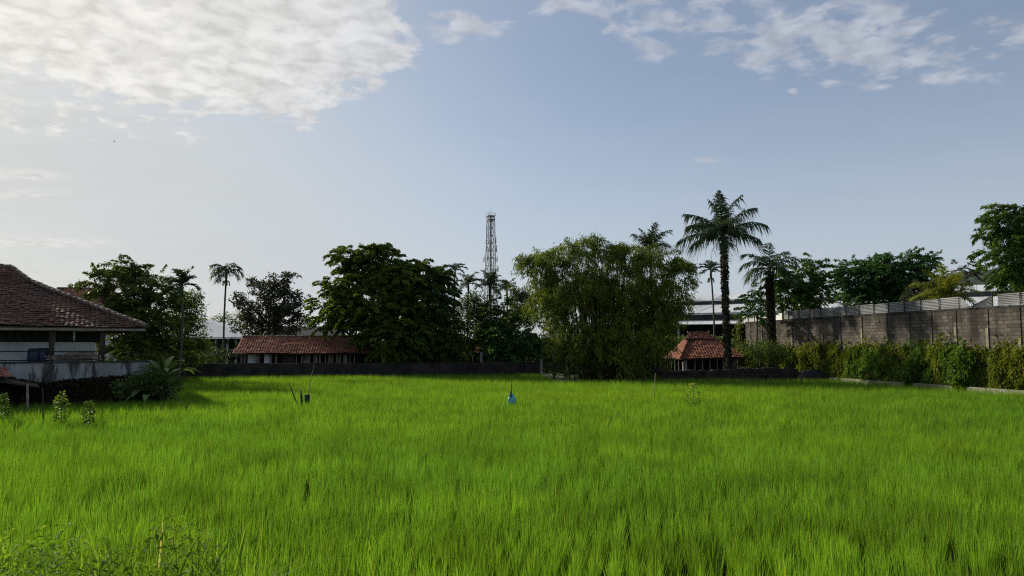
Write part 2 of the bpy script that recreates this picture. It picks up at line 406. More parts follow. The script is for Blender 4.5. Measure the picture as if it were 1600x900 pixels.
def crown_points(lobes, dens, inner=0.25):
    """lobes: (centre, radii) ellipsoids; clump centres through the outer volume of each, lumpy outline"""
    C_, N_ = [], []
    for (c, r, *kf) in lobes:
        area = (r[0] * r[2] + r[0] * r[1] + r[1] * r[2])
        n = max(5, int(area * dens * (kf[0] if kf else 1)))
        d = rand_dirs(n)
        lump = 0.66 + 0.68 * vnoise(d[:, 0] * 3 + c[0], d[:, 2] * 3 + d[:, 1] * 2 + c[1], 1.2, 5, 2)
        lump = np.where(rng.random(n) < .07, lump * rng.uniform(1.05, 1.28, n), lump)
        rad = (inner + (1 - inner) * rng.random(n) ** 0.45) * lump
        C_.append(np.array(c) + d * np.array(r) * rad[:, None]); N_.append(d)
    return np.concatenate(C_), np.concatenate(N_)
def tree(name, label, cat, base, lobes, mat, dens=9, per=26, clump=0.42, L=0.24, Wd=0.10, style='round', trunk_r=0.22, group=None,
         mb=None, droop=0.2, flat=0.7, limb_every=3, trunks=1, bark='bark', min_z=None, inner=0.25):
    """lobes given in photo pixels (px, py, rx, ry[, dD]) at the base's distance"""
    bx_, by_ = base
    t = thing(name, label, cat, (bx_, by_, 0), 0, group)
    lb = []
    for l in lobes:
        D = by_ + (l[4] if len(l) > 4 else 0)
        p = P(l[0], l[1], D); rx = l[2] / F * D; rz = l[3] / F * D
        lb.append(((p.x, p.y, p.z), (rx, min(rx, rz * 1.6) * 0.85, rz), l[5] if len(l) > 5 else 1))
    C_, N_ = crown_points(lb, dens, inner)
    far_ = np.min([np.linalg.norm((C_ - np.array(a)) / np.array(b), axis=1) for a, b, _ in lb], axis=0)
    nC = len(C_); size = clump * rng.uniform(0.55, 1.35, nC) * np.where(far_ > 1.02, .6, 1.0)
    per_c = np.maximum(4, (per * (size / clump) ** 1.6)).astype(int)
    idx = np.repeat(np.arange(nC), per_c); n = len(idx)
    cv = rng.uniform(0, 1, nC)
    if style == 'round':
        off = rng.normal(size=(n, 3)) * np.array([1, 1, flat]) * size[idx, None] * 0.5
        c = C_[idx] + off
        d = unit(off) * 0.8 + N_[idx] * 0.5 + rng.normal(size=(n, 3)) * 0.5 + np.array([0, 0, 0.15])
    elif style == 'spray':      # flat horizontal boughs with leaves along them, tips sagging
        tt = rng.random(n) ** 0.7
        out = N_[idx] * np.array([1, 1, 0.35]) + rng.normal(size=(nC, 3))[idx] * np.array([.6, .6, .18])
        out = unit(out)
        side = np.cross(out, np.array([0, 0, 1.0]))
        c = C_[idx] + out * (tt * size[idx] * 1.9)[:, None] + side * (rng.normal(size=n) * size[idx] * 0.36 * (1.1 - tt))[:, None]
        c[:, 2] += -droop * size[idx] * tt ** 2 * 1.5 + rng.normal(size=n) * size[idx] * 0.10
        d = out * 0.8 + side * rng.normal(size=n)[:, None] * 0.8 + np.array([0, 0, -0.25]) + rng.normal(size=(n, 3)) * 0.25
    elif style == 'plume':      # bamboo: plumes arching outwards, narrow leaves hanging
        tt = rng.random(n)
        out = unit(N_ * np.array([1, 1, 0.3]) + rng.normal(size=(nC, 3)) * np.array([.5, .5, .2]) + np.array([0, 0, 0.35]))[idx]
        c = C_[idx] + out * (tt * size[idx] * 1.8)[:, None] + rng.normal(size=(n, 3)) * 0.13 * (size[idx] / clump)[:, None]
        c[:, 2] -= size[idx] * tt ** 2 * 2.0 * (0.6 + droop)
        d = out * 0.5 + np.array([0, 0, -0.75]) + rng.normal(size=(n, 3)) * 0.45
    Ls = L * rng.uniform(0.65, 1.3, n); Ws = Wd * rng.uniform(0.7, 1.3, n)
    v = np.clip(0.62 * cv[idx] + 0.38 * rng.random(n), 0, 1)
    V, Q, A = leaves(c, d, Ls, Ws, v)
    V = V - np.array([bx_, by_, 0])
    mesh_np('crown', V, Q, A, M[mat], t)
    # trunk, limbs to every lobe, twigs to some clumps
    tb = MB(); cen = np.mean([l[0] for l in lb], axis=0); lowest = min(l[0][2] - l[1][2] for l in lb)
    for k in range(trunks):
        ox = (k - (trunks - 1) / 2) * 0.5
        fork = Vector((bx_ + (cen[0] - bx_) * 0.3 + ox, by_, max(0.8, lowest + 0.25 * (cen[2] - lowest))))
        mid = Vector((bx_ + ox + random.uniform(-.12, .12), by_, fork.z * 0.5))
        tb.tube([(bx_ + ox * .6, by_, -0.1), mid, fork], [trunk_r, trunk_r * 0.8, trunk_r * 0.62], 8)
        for (lc, lr, _) in lb[k::trunks]:
            e = Vector(lc); m_ = fork.lerp(e, 0.5) + Vector((random.uniform(-.3, .3), random.uniform(-.3, .3), 0.15 * (e - fork).length * random.uniform(-.5, 1)))
            tb.tube([fork, m_, e], [trunk_r * 0.5, trunk_r * 0.3, trunk_r * 0.14], 5)
            near_ = np.argsort(np.linalg.norm(C_ - np.array(lc), axis=1))[:max(3, nC // max(1, len(lb)))]
            for q in near_[::limb_every]:
                f = Vector(C_[q]); s0 = m_.lerp(e, random.random())
                tb.tube([s0, s0.lerp(f, 0.5) + Vector((0, 0, random.uniform(-.1, .25))), f], [trunk_r * 0.13, trunk_r * 0.09, trunk_r * 0.04], 4, cap=False)
    tb.v = [(a - bx_, b - by_, c_) for a, b, c_ in tb.v]
    tb.build('trunk', M[bark], t, True)
    return t
def frond_np(Lf, n_leaf, leafL, leafW, up, droop, twist=0.0, vshape=0.35, hang=0.6, curl=0.0):
    """one palm frond growing along +X from the origin: rachis tube and two rows of leaflets"""
    tt = np.linspace(0, 1, 12)
    ang = up - droop * tt ** 1.3
    seg = Lf / 11
    x = np.concatenate([[0], np.cumsum(np.cos(ang[:-1]) * seg)]); z = np.concatenate([[0], np.cumsum(np.sin(ang[:-1]) * seg)])
    y = twist * tt ** 2 * Lf
    V, Q, A = [], [], []
    r = 0.035 * (1 - tt) * Lf / 3 + 0.008
    for i in range(12):
        for k in range(4):
            a = k * math.pi / 2
            V.append((x[i], y[i] + math.cos(a) * r[i], z[i] + math.sin(a) * r[i])); A.append(0.8)
    for i in range(11):
        for k in range(4):
            Q.append((i*4+k, i*4+(k+1) % 4, (i+1)*4+(k+1) % 4, (i+1)*4+k))
    for j in range(n_leaf):
        if rng.random() < 0.07: continue
        t = 0.12 + 0.88 * (j + rng.random() * 0.6) / n_leaf
        px_, py_, pz_ = np.interp(t, tt, x), np.interp(t, tt, y), np.interp(t, tt, z)
        a_ = np.interp(t, tt, ang); fwd = np.array([math.cos(a_), 0, math.sin(a_)]); nrm = np.array([-math.sin(a_), 0, math.cos(a_)])
        ll = leafL * (0.45 + 1.1 * math.sin(math.pi * min(1, t * 0.92 + 0.06)) ** 0.7) * rng.uniform(0.6, 1.15) * (0.72 if t > 0.9 else 1)
        for s in (-1, 1):
            d0 = fwd * (0.45 + 0.5 * t) + np.array([0, s, 0]) * (0.9 - 0.3 * t) + nrm * vshape + rng.normal(size=3) * 0.17
            d0 /= np.linalg.norm(d0)
            b = np.array([px_, py_, pz_]); w_ = fwd * leafW * 0.5
            m_ = b + d0 * ll * 0.5 + np.array([0, 0, -1]) * ll * hang * 0.16
            e = b + d0 * ll * 0.92 + np.array([0, 0, -1]) * ll * hang * (0.35 + 0.55 * rng.random())
            i0 = len(V)
            V += [b - w_ * .6, b + w_ * .6, m_ + w_, m_ - w_, e]
            A += [rng.random() * 0.8 + 0.1] * 5
            Q += [(i0, i0+1, i0+2, i0+3), (i0+3, i0+2, i0+4, i0+4)]
    return np.array(V, float), Q, A
def place_np(V, az, loc):
    c, s = math.cos(az), math.sin(az)
    out = V.copy(); out[:, 0] = V[:, 0] * c - V[:, 1] * s + loc[0]; out[:, 1] = V[:, 0] * s + V[:, 1] * c + loc[1]; out[:, 2] = V[:, 2] + loc[2]
    return out
def build_quads(name, parts, mat, parent):
    V = []; Q = []; T = []; A = []; n = 0
    for v, q, a in parts:
        for f in q:
            if len(set(f)) == 4: Q.append([i + n for i in f])
            else: T.append([f[0] + n, f[1] + n, f[2] + n])
        V.append(v); A += list(a); n += len(v)
    return mesh_np(name, np.concatenate(V), Q, A, mat, parent, T=T)
def palm(name, label, base, top, specs, mat='palm', trunk_r=(0.16, 0.10), lean=0.0, shaft=False, ivy=0, ivyr=.16, group=None, n_leaf=34, leafL=0.6, leafW=0.055, separate=False, dead=0, fruit=False, vshape=.35, hang=.6):
    """specs: list of (azimuth deg, length, rise deg, droop deg) fronds; base (x,y); top height of the growing point"""
    bx_, by_ = base
    t = thing(name, label, 'palm tree', (bx_, by_, 0), 0, group)
    tb = MB(); n = 12; pts = []; rr = []
    for i in range(n):
        f = i / (n - 1)
        pts.append((lean * f ** 1.6 + 0.05 * math.sin(f * 5 + bx_), 0.04 * math.sin(f * 4), -0.1 + f * (top + 0.1)))
        rr.append(trunk_r[0] * (1.5 if i == 0 else 1) * (1 - f) + trunk_r[1] * f)
    tb.tube(pts, rr, 10).build('trunk', M['palmbark'], t, True)
    hd = (pts[-1][0], pts[-1][1], top)
    if shaft:
        MB().tube([(hd[0], hd[1], top - 0.75), (hd[0], hd[1], top - 0.4), (hd[0], hd[1], top + 0.1)], [trunk_r[1] * 1.15, trunk_r[1] * 1.7, trunk_r[1] * 0.8], 8).build('crownshaft', M['green'], t, True)
        fb = MB()
        for k in range(7):
            a = k * 0.9; fb.tube([(hd[0], hd[1], top - 0.72), (hd[0] + math.cos(a) * .22, math.sin(a) * .22, top - 0.8), (hd[0] + math.cos(a) * .3, math.sin(a) * .3, top - 1.15)], [0.03, 0.05, 0.03], 4)
        fb.build('fruit_stalk', M['ypalm'], t)
    if fruit:
        fb = MB()
        for k in range(9):
            a = k * 2.4; c = Vector((hd[0] + math.cos(a) * .28, math.sin(a) * .28, top - 0.25 - 0.12 * (k % 3)))
            fb.tube([c - Vector((0, 0, .13)), c - Vector((0, 0, .06)), c + Vector((0, 0, .06)), c + Vector((0, 0, .13))], [.03, .11, .11, .03], 7)
        fb.build('fruit_cluster', M['palm'], t, True)
    parts = []
    for (az, Lf, up, dr) in specs:
        v, q, a = frond_np(Lf * rng.uniform(.93, 1.05), n_leaf, leafL, leafW, R(up), R(dr), rng.uniform(-.22, .22), vshape, hang)
        v = place_np(v, R(az), hd)
        if separate: build_quads('frond', [(v, q, a)], M[mat], t)
        else: parts.append((v, q, a))
    if parts: build_quads('crown', parts, M[mat], t)
    for k in range(dead):
        v, q, a = frond_np(2.0, 16, 0.4, 0.04, R(-35), R(70), 0.1, 0, 1.0)
        build_quads('dead_frond', [(place_np(v, R(40 + k * 140), (hd[0], hd[1], top - 0.3)), q, a)], M['dead'], t)
    if ivy:
        k = ivy; h = rng.random(k) ** 0.9 * (top - 0.6) ; a = rng.random(k) * 6.283
        lump = vnoise(h, a, 0.8, 3, 2)
        r = trunk_r[0] * 0.85 + ivyr * lump ** 2 * 1.6 * rng.random(k)
        c = np.stack([np.interp(h, [p[2] for p in pts], [p[0] for p in pts]) + np.cos(a) * r, np.sin(a) * r, h], 1)
        d = np.stack([np.cos(a), np.sin(a), np.full(k, -0.5)], 1) + rng.normal(size=(k, 3)) * 0.4
        V, Q, A = leaves(c, d, rng.uniform(.1, .22, k), rng.uniform(.07, .13, k), rng.random(k))
        mesh_np('ivy', V, Q, A, M['dead'], t)
    return t
def ring(n, L, ups, drs, jit=14, start=0):
    """n fronds spiralling, from upright young ones to hanging old ones"""
    out = []
    for i in range(n):
        f = i / max(1, n - 1)
        out.append((start + i * 137.5 + random.uniform(-jit, jit), L * random.uniform(.85, 1.05), ups[0] + (ups[1] - ups[0]) * f + random.uniform(-7, 7), drs[0] + (drs[1] - drs[0]) * f + random.uniform(-8, 8)))
    return out
def tiles(mb, A, B, C, Dp, tw=0.22, ch=0.24, amp=0.035, jit=0.012, lift=0.03):
    """courses of curved tiles laid over the sloping face A (eave left) B (eave right) C (top right) Dp (top left)"""
    A, B, C, Dp = map(Vector, (A, B, C, Dp))
    al = (B - A).normalized(); upv = (Dp - A) - al * (Dp - A).dot(al); H = upv.length; upv.normalize(); nr = al.cross(upv)
    xl, xr, x1 = (Dp - A).dot(al), (C - A).dot(al), (B - A).dot(al)
    rows = max(1, int(round(H / ch))); ch = H / rows
    sx0 = random.random() * 9
    for j in range(rows):
        v0 = j * ch; f = (j + 0.5) / rows; l0 = xl * f; r0 = x1 + (xr - x1) * f
        n = max(1, int(round((r0 - l0) / tw))); k0 = math.floor(l0 / tw)
        for i in range(int(k0), int(k0) + n + 2):
            x = i * tw
            if x < l0 - tw * 0.3 or x + tw > r0 + tw * 0.4: continue
            dj, dz_, dv = random.uniform(-jit, jit), random.uniform(-jit, jit), random.uniform(-.02, .02)
            sag = 0.03 * math.sin(x * 0.9 + sx0) + 0.02 * math.sin(x * 2.3 + j * .3)
            vs_ = []
            for (vv, hh) in ((v0 - ch * .12 + dv, lift), (v0 + ch * 1.1 + dv, 0.0)):
                for s in range(5):
                    q = s / 4
                    vs_.append(A + al * (x + q * tw * 1.06 + dj) + upv * vv + nr * (hh + sag + dz_ + amp * math.sin(math.pi * q)))
            for s in range(5): vs_.append(vs_[s] - nr * 0.028)
            mb.add(vs_, [(s, s+1, s+6, s+5) for s in range(4)] + [(10+s, 11+s, s+1, s) for s in range(4)], random.random() ** 1.1)
def ridge_caps(mb, a, b, step=0.32, r=0.09):
    a, b = Vector(a), Vector(b); n = max(1, int((b - a).length / step))
    for i in range(n):
        p, q = a.lerp(b, i / n), a.lerp(b, (i + 1.15) / n)
        o = Vector((0, 0, random.uniform(-.012, .012)))
        mb.tube([p + o, q + o], [r * random.uniform(.95, 1.1), r * .85], 7)
def proto_copy(root, loc, rotz=0, scale=None, label=None):
    r = root.copy(); link(r); r.location = loc; r.rotation_euler = (0, 0, rotz)
    if scale: r.scale = scale
    if label: r['label'] = label
    for ch in list(root.children):
        c = ch.copy(); link(c); c.parent = r
        for g2 in ch.children:
            d = g2.copy(); link(d); d.parent = c
    return r
# ------------------------------------------------------------------ ground
def sheet(name, pts, z, mat):
    me = bpy.data.meshes.new(name); me.from_pydata([(x, y, z) for x, y in pts], [], [tuple(range(len(pts)))])
    me.materials.append(mat); o = link(bpy.data.objects.new(name, me)); tag(o, kind='structure'); return o
sheet('ground', [(-1500, -300), (1500, -300), (1500, 2500), (-1500, 2500)], 0.0, M['earth'])
def kerbx(D): return 32.0 - 0.194 * D
def wallx(D): return 32.8 - 0.194 * D
field = [(kerbx(2) - .1, 2), (kerbx(51) - .1, 51), (GX(1000, 51.5), 51.5), (GX(985, 49.5), 49.5), (GX(872, 49.5), 49.5), (GX(846, 61), 61),
         (GX(640, 58.5), 58.5), (GX(265, 54), 54), (GX(285, 36), 36), (GX(262, 33.8), 33.8), (GX(200, 32), 32), (GX(80, 29.3), 29.3), (GX(-40, 28.3), 28.3), (-42, 28.0), (-42, 2)]
sheet('paddy_field', field, 0.004, M['soil'])
def inside(x, y, poly):
    r = np.zeros(len(x), bool); j = len(poly) - 1
    for i in range(len(poly)):
        xi, yi = poly[i]; xj, yj = poly[j]
        with np.errstate(divide='ignore', invalid='ignore'):
            c = ((yi > y) != (yj > y)) & (x < (xj - xi) * (y - yi) / (yj - yi + 1e-12) + xi)
        r ^= c; j = i
    return r
# bank the photographer stands on: crest in front of the camera, higher and nearer on the left
def bank_edge(x): return np.where(x < -1.0, 6.1 + 0.35 * np.sin(x * 1.7), 5.0 + 0.2 * np.sin(x * 2.1)) - 0.8 * np.clip((x + 1.8) / 1.6, 0, 1)
gx = np.linspace(-30, 30, 240); gy = np.linspace(-8, 6.8, 60)
X, Y = np.meshgrid(gx, gy)
e = bank_edge(X)
Zb = 0.95 * np.clip((e - Y) / 1.1, 0, 1) ** 0.8 + 0.10 * (vnoise(X, Y, 1.5, 9) - .5) - 0.03
idx = np.arange(X.size).reshape(X.shape)
Qb = np.stack([idx[:-1, :-1], idx[:-1, 1:], idx[1:, 1:], idx[1:, :-1]], -1).reshape(-1, 4)
tag(mesh_np('bank', np.stack([X, Y, Zb], -1).reshape(-1, 3), Qb, None, M['earth'], smooth=True), kind='structure')

# ------------------------------------------------------------------ rice
def rice_band(d0, d1, sp, blades, segs, wid, hgt, spread, half=0.78):
    ca, sa = math.cos(R(-10)), math.sin(R(-10))
    ext = d1 * 1.15
    gi = np.arange(-ext, ext, sp); gj = np.arange(0, d1 * 1.2, sp * 0.95)
    A, B = np.meshgrid(gi, gj); A = A.ravel(); B = B.ravel()
    x = A * ca + B * (-sa) * 1; y = -A * (-sa) + B * ca
    x = x + rng.normal(size=x.size) * sp * (0.13 if d0 < 9 else 0.30); y = y + rng.normal(size=x.size) * sp * (0.17 if d0 < 9 else 0.30)
    ok = (y >= d0) & (y < d1) & (np.abs(x) < half * y + 1.8) & inside(x, y, field)
    if d0 < 9: ok &= y > bank_edge(x) - 0.05
    x, y = x[ok], y[ok]
    vig = vnoise(x, y, 0.16, 21, 3); vig2 = vnoise(x, y * 1.6, 0.5, 4, 2)
    # a few hills missing, thin patch at front right
    thin = (vnoise(x, y, 0.55, 33, 2) < 0.22) & (rng.random(x.size) < 0.35)
    row = np.round(A[ok] / sp).astype(int)
    thin |= (y < 13) & (np.abs(x - (1.4 + 0.18 * y)) < 1.5) & (row % 2 == 0) & (rng.random(x.size) < 0.36)
    x, y, vig, vig2 = x[~thin], y[~thin], vig[~thin], vig2[~thin]
    nc = x.size
    hs = hgt * (0.90 + 0.14 * vig + 0.10 * rng.random(nc)) * (1 - 0.0 * y)
    nb = np.maximum(3, (blades * (0.6 + 0.6 * vig2 + 0.3 * rng.random(nc)))).astype(int)
    k = np.repeat(np.arange(nc), nb); n = k.size
    az = rng.random(n) * 2 * np.pi; rr = rng.random(n) ** 0.6
    bx = x[k] + np.cos(az) * 0.05 * rr * (sp / .25); by = y[k] + np.sin(az) * 0.05 * rr * (sp / .25)
    lean = spread * rr * rng.uniform(0.3, 1.3, n) + 0.02
    h = hs[k] * rng.uniform(0.6, 1.08, n)
    wv = 0.01 + 0.05 * vnoise(x, y, 0.3, 8)[k]              # wind leans all a little to the right
    lx = np.cos(az) * lean + wv; ly = np.sin(az) * lean
    wa = rng.normal(size=n) * 0.7; wx = np.cos(wa); wy = np.sin(wa)     # blade faces every way
    wd = wid * rng.uniform(0.6, 1.25, n)
    ts = np.linspace(0, 1, segs + 1); V = []
    for i, t in enumerate(ts[:-1]):
        ww = wd * (0.55 if i == 0 else 1.0 * (1 - t * 0.45)) * 0.5
        cx = bx + lx * h * t ** 1.8; cy = by + ly * h * t ** 1.8; cz = h * (t - 0.10 * lean * t ** 2)
        V.append(np.stack([cx - wx * ww, cy - wy * ww, cz], 1)); V.append(np.stack([cx + wx * ww, cy + wy * ww, cz], 1))
    V.append(np.stack([bx + lx * h, by + ly * h, h * (1 - 0.25 * lean)], 1))
    m = 2 * segs + 1; V = np.stack(V, 1).reshape(-1, 3)
    b0 = (np.arange(n) * m)[:, None]
    Q = np.concatenate([b0 + np.array([[2*i, 2*i+1, 2*i+3, 2*i+2]]) for i in range(segs - 1)]) if segs > 1 else np.zeros((0, 4), int)
    T = b0 + np.array([[m - 3, m - 2, m - 1]])
    var = np.clip(0.16 + 0.44 * vnoise(x, y * 1.3, 0.11, 55, 3)[k] + 0.15 * vig2[k] + 0.25 * rng.random(n), 0, 0.90)
    var = np.clip(var + 0.14 * np.clip((y[k] - 14) / 22, 0, 1), 0, .9)
    var = np.where(rng.random(n) < 0.006, 1.0, var)
    return V, Q, T, np.repeat(var, m)
bands = [rice_band(4.0, 11, 0.22, 44, 3, 0.0092, 0.54, 0.20), rice_band(11, 20, 0.21, 30, 2, 0.0105, 0.57, 0.22),
         rice_band(20, 36, 0.25, 20, 2, 0.016, 0.56, 0.22), rice_band(36, 62, 0.28, 16, 1, 0.025, 0.56, 0.22)]
V, Q, T, A, n0 = [], [], [], [], 0
for v, q, t_, a in bands:
    V.append(v); Q.append(q + n0); T.append(t_ + n0); A.append(a); n0 += len(v)
V = np.concatenate(V); print('rice verts', len(V))
tag(mesh_np('rice', V, np.concatenate(Q), np.concatenate(A), M['rice'], None, T=np.concatenate(T)), 'bright green young rice filling the flooded field', 'rice', kind='stuff')
del V, Q, T, A, bands

# ------------------------------------------------------------------ right: block wall, sheet fence, creepers, kerb
WO = (wallx(22), 22.0); WR = math.atan2(1, -0.194); WK = math.hypot(1, 0.194)
def wl(D): return (D - 22.0) * WK
STAIN_X = wl(39.9)
M['blocks'] = blockmat()
wall = thing('concrete_block_wall', 'tall stained grey concrete block wall along the right edge of the rice field', 'wall', (WO[0], WO[1], 0), WR)
LW = wl(64.2); WH = 4.68
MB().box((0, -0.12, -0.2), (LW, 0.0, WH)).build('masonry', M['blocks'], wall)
MB().box((0, -0.16, WH + .002), (LW, 0.03, WH + 0.07)).build('coping', M['stone'], wall)
D = 23.5; k = 0
while D < 64:
    x = wl(D); hh = random.uniform(2.6, 3.9)
    b = MB(); b.box((x - .10, 0.002, 0), (x + .10, 0.04, WH - 0.03)); b.build('pilaster', M['blocks'], wall)
    MB().box((x - .075 + random.uniform(-.02, .02), 0.042, 0), (x + .08, 0.055, hh)).build('patch', M['kerb'], wall)
    D += random.uniform(1.7, 2.5)
fence = thing('corrugated_metal_fence', 'strip of grey corrugated metal sheets standing on top of the block wall', 'fence', (WO[0], WO[1], WH + 0.075), WR)
fx0, fx1 = 0.0, wl(58.3)
gapa, gapb = wl(40.9), wl(38.7)      # the slumped stretch
def corr(x0, x1, tilt=0.0, mid=None, h=0.62, y=-0.06, dropl=0.0, dropr=0.0, waves=7):
    mb = MB(); n = waves * 4; vs_ = []; fs_ = []
    for i in range(n + 1):
        f = i / n; yy = y + 0.018 * math.sin(f * waves * 2 * math.pi)
        for (xx, dr) in ((x0, dropl), (x1, dropr)):
            vs_.append((xx, yy + dr * .25, 0.02 + h * f * (1 - abs(dr)) ))
    m_ = len(vs_)
    vs_ += [(a, b_ - 0.006, c) for a, b_, c in vs_]
    for i in range(n):
        fs_.append((2*i, 2*i+1, 2*i+3, 2*i+2)); fs_.append((m_+2*i+2, m_+2*i+3, m_+2*i+1, m_+2*i))
    fs_ += [(0, m_, m_+1, 1), (2*n, 2*n+1, m_+2*n+1, m_+2*n)]
    mb.add(vs_, fs_); return mb
x = fx0
while x < fx1 - 0.5:
    wpan = random.uniform(1.35, 1.5)
    x1 = min(x + wpan, fx1)
    if x1 <= gapb or x >= gapa:
        if x < gapb < x1: x1 = gapb
        corr(x + .01, x1 - .01, h=0.62 + random.uniform(-.02, .03)).build('sheet', M['fence_sheet'], fence)
        MB().box((x - .014, -0.035, 0), (x + .014, 0.006, 0.66 + random.uniform(-.02, .04))).build('post', M['wood'], fence)
        x = x1
        if abs(x - gapb) < 0.4:
            gm = (gapa + gapb) / 2
            for (a, b_, dl, dr) in ((gapb, gm + .1, 0.0, 0.92), (gm + .15, gapa, 0.93, 0.0)):
                corr(a + .01, b_ - .01, h=0.60, dropl=dl, dropr=dr).build('sheet', M['fence_sheet'], fence)['label'] = 'buckled corrugated sheet slumped into the gap'
            MB().box((gapb - .022, -.035, 0), (gapb + .022, .012, .72)).build('post', M['wood'], fence)
            x = gapa
    else:
        x = x1 = gapb if x < gapb else gapa
# paler board panels that continue the fence behind the palm
board = thing('board_fence', 'pale weathered board fence on the far end of the block wall behind the palm trunk', 'fence', (WO[0], WO[1], WH + 0.075), WR)
x = wl(58.5)
while x < LW - .3:
    MB().box((x, -0.09, 0), (x + 1.0, -0.06, 0.52)).build('panel', M['sheet'], board)
    MB().box((x - .03, -0.055, 0), (x + .03, -0.01, 0.56)).build('post', M['palewood'], board)
    x += 1.08
# creeper mass in front of the wall
def creeper(name, label, xs, n, mat, thick, hfun, seed, L=(.12, .26)):
    x = rng.uniform(xs[0], xs[1], n); hmax = hfun(x) * (1 + .045 * rng.normal(size=n) ** 2)
    z = rng.random(n) ** 0.85 * hmax
    lump = vnoise(x, z, 0.75, seed, 3); lump2 = vnoise(x, z, 2.2, seed + 1, 2)
    y = 0.1 + thick * (0.15 + 1.9 * (lump - .3).clip(0, 1) + 0.8 * (lump2 - .5)) * (0.75 + 0.25 * rng.random(n)) * np.clip(1.15 - (z / hmax) ** 4 * 0.6, 0, 2)
    keep = rng.random(n) < 0.25 + 1.3 * lump2
    x, y, z = x[keep], y[keep], z[keep]; m = len(x)
    c = np.stack([x, y, z], 1); d = np.stack([rng.normal(size=m) * .6, np.full(m, 0.7), -0.55 + rng.normal(size=m) * 0.45], 1)
    V, Q, A = leaves(c, d, rng.uniform(*L, m), rng.uniform(L[0] * .75, L[1] * .75, m), np.clip(0.55 * vnoise(x, z, 1.3, seed + 5, 2) + 0.1 + 0.4 * rng.random(m), 0, 1))
    o = mesh_np(name, V, Q, A, M[mat], None); o.location = (WO[0], WO[1], 0); o.rotation_euler = (0, 0, WR)
    return tag(o, label, 'creeper', kind='stuff')
hf = lambda x: 2.45 + 0.55 * (vnoise(x, x * 0, 0.55, 12, 3) - .5) + 0.4 * (vnoise(x, x * 0, 1.9, 13, 2) - 0.5)
creeper('creeper', 'olive green creeper hanging thickly over the foot of the block wall', (0, wl(63.5)), 120000, 'vine', 0.50, hf, 40)
creeper('creeper', 'brighter green climbing plants heaped in the middle of the creeper', (wl(39.5), wl(50)), 20000, 'vine_g', 0.62, lambda x: hf(x) + 0.1 * (vnoise(x, x * 0, 1.1, 19, 2)) - .1, 60, (.14, .32))
kb = MB(); D = 16.0
while D < 52.5:
    d1 = D + 1.15
    kb.hexa([(kerbx(D), D, 0), (kerbx(D) + .16, D, 0), (kerbx(d1) + .16, d1, 0), (kerbx(d1), d1, 0), (kerbx(D) + random.uniform(-.01, .01), D, .50), (kerbx(D) + .16, D, .51), (kerbx(d1) + .16, d1, .51), (kerbx(d1), d1, .50 + random.uniform(-.01, .01))])
    D += 1.17
tag(kb.build('kerb', M['kerb']), kind='structure')
# ------------------------------------------------------------------ far: factory, tower, hill
def frame_line(a, b):
    a, b = Vector(a), Vector(b); return math.atan2((b - a).y, (b - a).x)
FA = P(955, 500, 119); FB = P(1760, 500, 84.5)
fr = frame_line(FA, FB); FL = (Vector((FB.x, FB.y)) - Vector((FA.x, FA.y))).length
fac = thing('factory_building', 'long pale factory roof in stepped bands above a dark wall beyond the block wall', 'building', (FA.x, FA.y, 0), fr)
def bandq(y0, z0, y1, z1, t, x0=0.0, x1=FL):
    return MB().slab([(x0, y0, z0), (x1, y0, z0), (x1, y1, z1), (x0, y1, z1)], t)
def ribs(mb, y0, z0, y1, z1, step, x0=0.0, x1=FL, r=.015):
    x = x0
    while x < x1: mb.add([(x, y0, z0), (x + .12, y0, z0), (x + .12, y1, z1), (x, y1, z1), (x + .03, y0, z0 + r), (x + .09, y0, z0 + r), (x + .09, y1, z1 + r), (x + .03, y1, z1 + r)], [(0,1,5,4),(1,2,6,5),(2,3,7,6),(3,0,4,7),(4,5,6,7)]); x += step
    return mb
r1 = bandq(-0.2, 9.55, 3.5, 10.55, .12); ribs(r1, -0.2, 9.55, 3.5, 10.55, 1.0); r1.build('ridge_roof', M['sheet'], fac)
MB().box((0.2, 0.1, 8.6), (FL - .2, 0.3, 9.40)).build('louvre_band', M['roofdark'], fac)
r2 = bandq(-8.5, 7.25, 1.0, 9.02, .15); ribs(r2, -8.5, 7.25, 1.0, 9.02, 1.0); r2.build('roof', M['sheet'], fac)
MB().box((0, -8.62, 6.95), (FL, -8.5, 7.22)).build('gutter', M['steel'], fac)
MB().box((0.3, -7.6, 6.2), (FL - .3, -7.4, 6.98)).build('clerestory', M['roofdark'], fac)
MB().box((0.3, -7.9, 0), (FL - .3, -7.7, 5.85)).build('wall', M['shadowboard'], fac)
r3 = bandq(-11.2, 5.62, -7.8, 6.25, .1); ribs(r3, -11.2, 5.62, -7.8, 6.25, 1.0); r3.build('canopy', M['sheet'], fac)
x = 2.0
while x < FL:
    MB().box((x, -11.0, 0), (x + .25, -10.75, 5.6)).build('column', M['steel'], fac); x += 6.5
MB().box((0.3, -7.5, 0), (FL - .3, 12, 7.0)).build('hall', M['roofdark'], fac)
